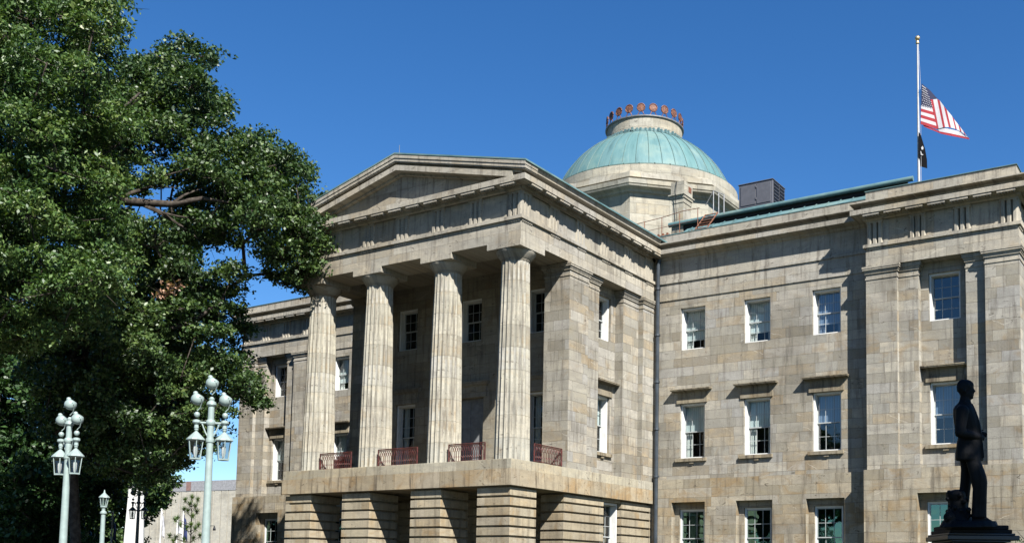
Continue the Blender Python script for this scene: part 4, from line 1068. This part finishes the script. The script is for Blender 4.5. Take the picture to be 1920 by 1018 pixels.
oak = make_tree('oak_tree', 'broad oak tree whose leafy limb reaches over the portico corner', trA, clA, 16, .18, 'leafA', 11, aspect=.6, limbs=bA)
lb = MB()
lb.tube([at(150, 392, 47.5), at(205, 374, 46.5), at(262, 380, 46), at(322, 383, 46), at(380, 372, 46.5), at(430, 380, 47)], [.26, .22, .19, .15, .10, .05], 8)
lb.tube([at(262, 380, 46), at(300, 398, 46), at(340, 425, 46.5), at(372, 448, 47)], [.13, .10, .07, .03], 6)
lb.tube([at(222, 377, 46.2), at(245, 362, 46), at(285, 350, 46.2), at(330, 352, 46.8)], [.11, .08, .055, .02], 6)
lb.tube([at(322, 383, 46), at(345, 366, 46), at(385, 350, 46.5)], [.08, .05, .02], 6)
lb.tube([at(300, 398, 46), at(330, 405, 46), at(375, 412, 46.5)], [.06, .04, .02], 5)
lb.tube([at(198, 282, 45.5), at(212, 245, 45.5), at(230, 205, 45.8), at(262, 175, 46.5)], [.16, .13, .10, .05], 8)
lb.tube([at(212, 245, 45.5), at(180, 205, 46), at(140, 190, 46.5)], [.10, .07, .03], 6)
part(lb, 'limb', M['bark'], oak, smooth=60)
polyB = [(-160, -60), (100, -60), (246, -40), (250, 45), (225, 95), (215, 150), (260, 215), (240, 300), (215, 380), (255, 470), (225, 560), (150, 640), (60, 680), (-160, 700)]
f2 = at(-60, 1120, 40); f2.z = G
trB = [f2, f2+Vector((0, 0, 4)), at(-50, 760, 40), at(-30, 560, 40), at(0, 380, 40), at(30, 200, 40)]
bB = crown_clusters(polyB, 40, 5., 290, .45, 1.2, [(140, 285, 26, 16), (235, 165, 16, 32), (60, 420, 22, 12), (110, 150, 12, 10), (200, 440, 14, 20)], 5, 1.14); clB = boughs(bB, 32, 15., .28, .48, .7)
make_tree('hickory_tree', 'tall yellowish green tree filling the upper left corner', trB, clB, 16, .17, 'leafB', 12, droop=.5, aspect=.45, limbs=bB)
polyC = [(-120, 560), (200, 560), (330, 620), (400, 690), (425, 770), (395, 800), (330, 850), (335, 880), (300, 905), (290, 950), (240, 930), (200, 1000), (170, 1060), (-120, 1090)]
f3 = at(40, 1090, 64); f3.z = G
trC = [f3, f3+Vector((0, 0, 3)), at(60, 900, 64), at(110, 780, 64), at(150, 690, 64)]
clC = crown_clusters(polyC, 64, 6., 430, .8, 1.35, [(254, 975, 34, 82), (195, 960, 12, 50)], 6, .7, zmin=3.0)
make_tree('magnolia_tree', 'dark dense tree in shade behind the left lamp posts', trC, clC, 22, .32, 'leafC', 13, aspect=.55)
polyD = [(150, 800), (280, 780), (345, 860), (325, 920), (300, 950), (270, 1000), (265, 1090), (130, 1100), (-60, 1090), (-60, 820)]
f4 = at(200, 1085, 116); f4.z = G
trD = [f4, at(205, 1010, 116), at(215, 930, 116), at(235, 880, 116)]
clD = crown_clusters(polyD, 116, 5., 330, 1.1, 1.9, [], 8, .7, zmin=2.6)
make_tree('maple_tree', 'mid green tree standing behind the white monument', trD, clD, 18, .42, 'leafA', 14, aspect=.6)
wl = [(at(318, 545, 46), .28), (at(330, 535, 46), .25), (at(305, 552, 46.3), .2)]
ol = make_tree('withered_branch', 'small spray of withered pinkish brown leaves amid the dark green foliage', [at(300, 560, 47), at(308, 550, 46.6)], wl, 9, .17, 'leafW', 77)
ol['category'] = 'branch'
# young pine
pb = at(352, 1070, 88); pb.z = G
pin = empty('pine_tree', pb, 'young pine with tufted needles before the concrete block', 'tree')
mb = MB(); tuf = []
tp = at(360, 935, 88); mb.tube([pb, pb.lerp(tp, .5)+RT*.1, tp], [.09, .06, .02], 6)
for (x, y) in ((360, 934), (347, 938), (371, 938), (356, 946), (366, 950), (352, 958), (369, 960), (333, 972), (345, 956), (362, 968), (338, 985), (328, 975), (358, 985), (350, 990), (366, 992), (318, 1005), (330, 1008), (345, 1012), (362, 1010), (375, 1005), (372, 985), (325, 1015)):
    q = at(x, y, 88+random.uniform(-.8, .8)); tuf.append(q); s_ = pb.lerp(tp, max(.05, min(.95, (q.z-pb.z-.5)/(tp.z-pb.z)))); mb.tube([s_, s_.lerp(q, .6)+Vector((0, 0, -.05)), q], [.03, .02, .012], 4)
part(mb, 'trunk', M['bark'], pin)
mb = MB()
for q in tuf:
    for _ in range(230):
        d = Vector((random.gauss(0, 1), random.gauss(0, 1), random.gauss(.45, .8))).normalized(); s_ = d.cross(Vector((0, 0, 1))).normalized()*.012
        e = q+d*random.uniform(.25, .5); mb.add([q-s_, q+s_, e+s_*.4, e-s_*.4], [(0,1,2,3)])
part(mb, 'crown', M['leafP'], pin)

# ================================================================ bronze statue
SD = 15.2
def sp(x, y, dd=0.): return at(x, y, SD+dd)
def skin(name, chains, mat, parent, sub=2):
    me = bpy.data.meshes.new(name); vs = []; es = []; rs = []; idx = {}
    for ch in chains:
        prev = None
        for key, p_, r_ in ch:
            if key not in idx: idx[key] = len(vs); vs.append(tuple(p_)); rs.append(r_)
            i = idx[key]
            if prev is not None and (prev, i) not in es: es.append((prev, i))
            prev = i
    off = Vector((0, 0, 0)); q = parent
    while q: off += q.location; q = q.parent
    me.from_pydata([tuple(Vector(v_)-off) for v_ in vs], es, []); o = bpy.data.objects.new(name, me); COL.objects.link(o); o.parent = parent
    sk = o.modifiers.new('skin', 'SKIN'); sk.use_smooth_shade = True
    for i, r_ in enumerate(rs): me.skin_vertices[0].data[i].radius = (r_, r_) if not isinstance(r_, tuple) else r_
    me.skin_vertices[0].data[0].use_root = True
    ss = o.modifiers.new('s', 'SUBSURF'); ss.levels = sub; ss.render_levels = sub
    me.materials.append(mat); return o
ft = sp(1815, 985)
stt = empty('statue', (ft.x, ft.y, ft.z), 'dark bronze statue of a standing man in a jacket on a stepped pedestal', 'statue')
pxm = SD/CAM['f']       # metres per photo pixel at the statue
r = lambda px: px*pxm
fig = MB()
def loft(mb, secs, n=20):      # (y px, x left, x right, half depth m, depth offset m)
    vs = []
    for (y, xl, xr, hd_, do) in secs:
        for k in range(n):
            t = 2*math.pi*k/n; ct, st_ = math.cos(t), math.sin(t)
            vs.append(sp((xl+xr)/2+(xr-xl)/2*math.copysign(abs(ct)**.85, ct), y, do+hd_*math.copysign(abs(st_)**.85, st_)))
    fs = [(i*n+k, i*n+(k+1)%n, (i+1)*n+(k+1)%n, (i+1)*n+k) for i in range(len(secs)-1) for k in range(n)]
    fs += [tuple(range(n)), tuple((len(secs)-1)*n+k for k in range(n))]
    mb.add(vs, fs)
loft(fig, [(741, 1801, 1818, .065, 0), (750, 1799, 1820, .075, 0), (756, 1796, 1822, .10, 0), (761, 1790, 1825, .18, 0), (767, 1787, 1828.5, .215, 0), (780, 1787, 1834, .215, 0), (795, 1789, 1839, .20, 0),
           (808, 1793, 1841, .18, 0), (820, 1796, 1841, .165, 0), (832, 1793.5, 1842, .175, 0), (850, 1791.5, 1843.5, .20, 0), (860, 1791, 1844.5, .205, 0), (863, 1792, 1844, .195, 0), (864, 1798, 1838, .15, 0)])
loft(fig, [(850, 1808, 1838, .10, -.09), (865, 1811, 1839.5, .105, -.09), (880, 1815, 1845.5, .105, -.10), (893, 1818.5, 1850, .10, -.11), (905, 1821, 1851.5, .095, -.11), (915, 1823.5, 1851, .09, -.11), (930, 1823, 1850.5, .085, -.11), (950, 1822, 1850, .085, -.10), (968, 1820.5, 1850, .085, -.10), (971, 1822, 1848, .07, -.10)])
loft(fig, [(966, 1824, 1846, .05, -.10), (973, 1822, 1856, .055, -.10), (978, 1821, 1865, .055, -.10), (983, 1821, 1867, .055, -.10)])
loft(fig, [(850, 1800, 1824, .10, .10), (865, 1800, 1824, .105, .10), (880, 1801.5, 1824, .10, .11), (900, 1800.5, 1822, .09, .12), (920, 1798.5, 1819.5, .085, .13), (950, 1796.5, 1816, .08, .13), (970, 1795.5, 1816, .08, .13)])
loft(fig, [(966, 1797, 1813, .05, .13), (976, 1796, 1822, .05, .13), (983, 1795, 1829, .05, .13)])
for (o0, ex, ey, wx, wy) in ((-1, 1800, 811, 1834, 818), (1, 1806, 808, 1836, 812)):
    sh = sp(1804, 771, .19*o0); el = sp(ex, ey, .25*o0); wr = sp(wx, wy, .10*o0)
    fig.tube([sh+UP*r(3), sh, sh.lerp(el, .5), el], [r(8), r(12), r(10.5), r(9.5)], 14); fig.sphere(el, r(9.5), 12); fig.sphere(sh, r(12.5), 14)
    fig.tube([el, el.lerp(wr, .5), wr], [r(9.5), r(8.5), r(6.6)], 14)
    for q_ in (.15, .4, .7): fig.sphere(sh.lerp(el, q_)+RT*r(-1.5), r(11.2-2*q_), 10, (1, 1, .6))      # sleeve folds
    hd_ = sp(wx+6, wy+1, .06*o0); fig.tube([wr, hd_], [r(5.4), r(4.8)], 10); fig.sphere(hd_, r(4.8), 10)
    for k in range(4):
        p0 = hd_+UP*r(3.6-2.4*k); p1 = p0+RT*r(5.0-.7*abs(k-1))+UP*r(-.8); p2 = p1+RT*r(2.6)+UP*r(-2.4)-FW*o0*.03
        fig.tube([p0-RT*r(2), p1, p2], [r(1.7), r(1.5), r(1.1)], 8); fig.sphere(p1, r(1.5), 8)
    p0 = wr+UP*r(4)+RT*r(2); fig.tube([p0, p0+RT*r(3.5)+UP*r(2.2), p0+RT*r(7)+UP*r(2.2)], [r(1.9), r(1.7), r(1.2)], 8)
# lapels, collar, jacket folds, trouser creases
fig.tube([sp(1822, 757, -.03), sp(1829, 772, -.10), sp(1836, 795, -.12), sp(1841, 830, -.10), sp(1844, 858, -.11)], r(2.2), 6)
fig.tube([sp(1797, 757, -.05), sp(1808, 753.5, -.09), sp(1820, 756, -.05)], r(2.8), 8)
fig.tube([sp(1833, 868, -.19), sp(1840, 893, -.21), sp(1838, 930, -.195), sp(1836, 966, -.185)], r(1.2), 5)
def headloft():
    rows = [(711.3, 1803, 1815, .03), (713.5, 1798.5, 1820.5, .065), (717, 1795.5, 1824.5, .085), (721, 1794, 1826.3, .093), (725, 1794, 1825.8, .095), (728, 1794.5, 1826.0, .094), (730, 1795, 1827.5, .092), (732.5, 1796, 1829.4, .089), (734, 1796.5, 1829.6, .087), (735.5, 1797, 1826.6, .084),
            (737.5, 1798, 1826.8, .08), (739.3, 1799, 1825.6, .077), (741, 1800, 1826.2, .073), (743.5, 1801, 1824.8, .068), (746, 1803, 1825.6, .06), (748, 1805, 1823.5, .05), (749.5, 1807, 1818, .035)]
    n = 28; vs = []
    for (y, xl, xr, hd_) in rows:
        xc = min((xl+xr)/2, 1810.5)
        for k in range(n):
            t = 2*math.pi*k/n; ct, st_ = math.cos(t), math.sin(t)
            if ct > 0: x = xc+(xr-xc)*(ct**(1.0 if y < 729 or y > 736 else 1.6)); dd = hd_*math.copysign(abs(st_)**(.9), st_)*(1-.25*ct)
            else: x = xc+(xc-xl)*ct; dd = hd_*st_
            vs.append(sp(x, y, dd))
    fs = [(i*n+k, i*n+(k+1)%n, (i+1)*n+(k+1)%n, (i+1)*n+k) for i in range(len(rows)-1) for k in range(n)]
    fs += [tuple(range(n)), tuple((len(rows)-1)*n+k for k in range(n))]
    fig.add(vs, fs)
headloft()
rd2 = random.Random(5)
for _ in range(90):        # wavy short hair
    a_ = rd2.uniform(.35, math.pi+.45); t = rd2.uniform(-.9, .9); s_ = math.sqrt(1-t*t)
    fig.sphere(sp(1810+15*s_*math.cos(a_), 727.5-14.5*s_*math.sin(a_), t*.092), r(rd2.uniform(1.6, 2.6)), 6)
for sd in (-1, 1): fig.sphere(sp(1808, 731.5, sd*.092), r(2.8), 8, (1, .6, 1.4)); fig.sphere(sp(1821, 728.3, sd*.045), r(1.7), 6)
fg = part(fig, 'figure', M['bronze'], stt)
rm = fg.modifiers.new('one_skin', 'REMESH'); rm.mode = 'VOXEL'; rm.voxel_size = .0095; rm.use_smooth_shade = True
sm_ = fg.modifiers.new('soft', 'SMOOTH'); sm_.iterations = 2
# rough mass behind the legs
mb = MB(); rs_ = random.Random(9)
loft(mb, [(917, 1790, 1806, .10, .12), (920, 1779, 1810, .20, .14), (925, 1773, 1812, .23, .14), (932, 1773.5, 1813, .22, .14), (938, 1777, 1814, .20, .14), (950, 1777, 1816, .20, .14), (962, 1775, 1820, .22, .12), (975, 1772, 1824, .26, .10), (986, 1767, 1830, .32, .08)], 16)
for k in range(46):
    y = rs_.uniform(922, 984); t = (y-920)/64; mb.sphere(sp(rs_.uniform(1777-4*t, 1812+12*t), y, rs_.uniform(-.12-.1*t, .3)), r(rs_.uniform(2.5, 5.5)), 8)
mb.tube([sp(1780, 969, -.24), sp(1780, 969, .2)], r(10.5), 16); mb.tube([sp(1780, 969, -.27), sp(1780, 969, -.2)], r(4), 10)
for k in range(8): mb.tube([sp(1780, 969, -.25), sp(1780+10.5*math.cos(k*.785), 969+10.5*math.sin(k*.785), -.25)], r(1.1), 5)
loft(mb, [(976, 1766, 1868, .33, .02), (983, 1763, 1871, .38, .02), (988, 1760, 1873, .40, .02)], 18)
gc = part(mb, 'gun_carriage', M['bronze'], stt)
rm = gc.modifiers.new('one_skin', 'REMESH'); rm.mode = 'VOXEL'; rm.voxel_size = .012; rm.use_smooth_shade = True
mb = MB(); yaw = 0.2
def pedbox(mb, x0, x1, y0, y1, dep):
    cz0, cz1 = sp(1815, y1).z, sp(1815, y0).z; c = sp((x0+x1)/2, (y0+y1)/2, dep*.35); hx = r((x1-x0)/2)
    ux = RT.copy(); ux.z = 0; ux.normalize(); uy = Vector((-ux.y, ux.x, 0))
    vs = []
    for z in (cz0, cz1):
        for (s, t) in ((-1,-1),(1,-1),(1,1),(-1,1)): p_ = Vector((c.x, c.y, z))+ux*hx*s+uy*dep/2*t; vs.append(p_)
    mb.add(vs, [(0,3,2,1),(4,5,6,7),(0,1,5,4),(1,2,6,5),(2,3,7,6),(3,0,4,7)])
pedbox(mb, 1766, 1872, 984, 992, .85); pedbox(mb, 1762, 1877, 992, 999, .92)
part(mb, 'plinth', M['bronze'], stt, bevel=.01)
mb = MB(); pedbox(mb, 1757, 1881, 999, 1003, 1.0); pedbox(mb, 1754, 1888, 1003, 1012, 1.05); pedbox(mb, 1764, 1874, 1012, 1016, .95); pedbox(mb, 1770, 1868, 1016, 1240, .9)
part(mb, 'pedestal', M['granite'], stt, bevel=.012)
# shrub at the right edge
sb = at(1925, 1080, 30); sb.z = G
make_tree('shrub', 'dark clipped shrub tip at the lower right corner', [sb, sb+Vector((0, 0, .8)), at(1925, 1040, 30)], [(at(1921, 1022, 30), .22), (at(1930, 1020, 30), .25), (at(1925, 1035, 30), .3), (at(1932, 1050, 30), .4)], 22, .07, 'leafC', 44, aspect=.5)
# trees added out of view: they show only as pane reflections and statue shade
def blob_clusters(c, rad, n, r0, r1, seed):
    rd = random.Random(seed); out = []
    while len(out) < n:
        p_ = Vector((rd.uniform(-1, 1), rd.uniform(-1, 1), rd.uniform(-1, 1)))
        if .45 < p_.length < 1: out.append((Vector(c)+Vector((p_.x*rad[0], p_.y*rad[1], p_.z*rad[2])), rd.uniform(r0, r1)))
    return out
pt_ = make_tree('unseen_park_tree', 'tall out-of-view park tree across the lawn, mirrored in the left window panes', [(-14, -58, G), (-14, -58, 8), (-14, -58, 16)], blob_clusters((-14, -58, 15), (7.5, 6, 8), 120, 1.2, 2., 4), 9, .62, 'leafC', 71)
for k, (x, y, rz, lab) in enumerate(((-29, -62, 1.1, 'second tall out-of-view park tree across the lawn, farther left'), (-45, -57, 2.3, 'leftmost tall out-of-view park tree across the lawn'))):
    c_ = copy_tree(pt_); c_.location = (x, y, G); c_.rotation_euler = (0, 0, rz); c_['label'] = lab; c_['group'] = 'park trees across the lawn'
pt_['group'] = 'park trees across the lawn'
tgt = at(1818, 850, SD); hc = tgt+SUN*(9.5/SUN.z)  # crown spot toward the sun for the tree added to shade the statue
make_tree('added_shade_tree', 'small leafy tree added out of view to shade the bronze statue', [(hc.x, hc.y, G), (hc.x, hc.y, 7), (hc.x, hc.y, hc.z-1)], blob_clusters(hc, (2.4, 2.4, 1.5), 75, .6, .9, 9), 22, .22, 'leafC', 72)
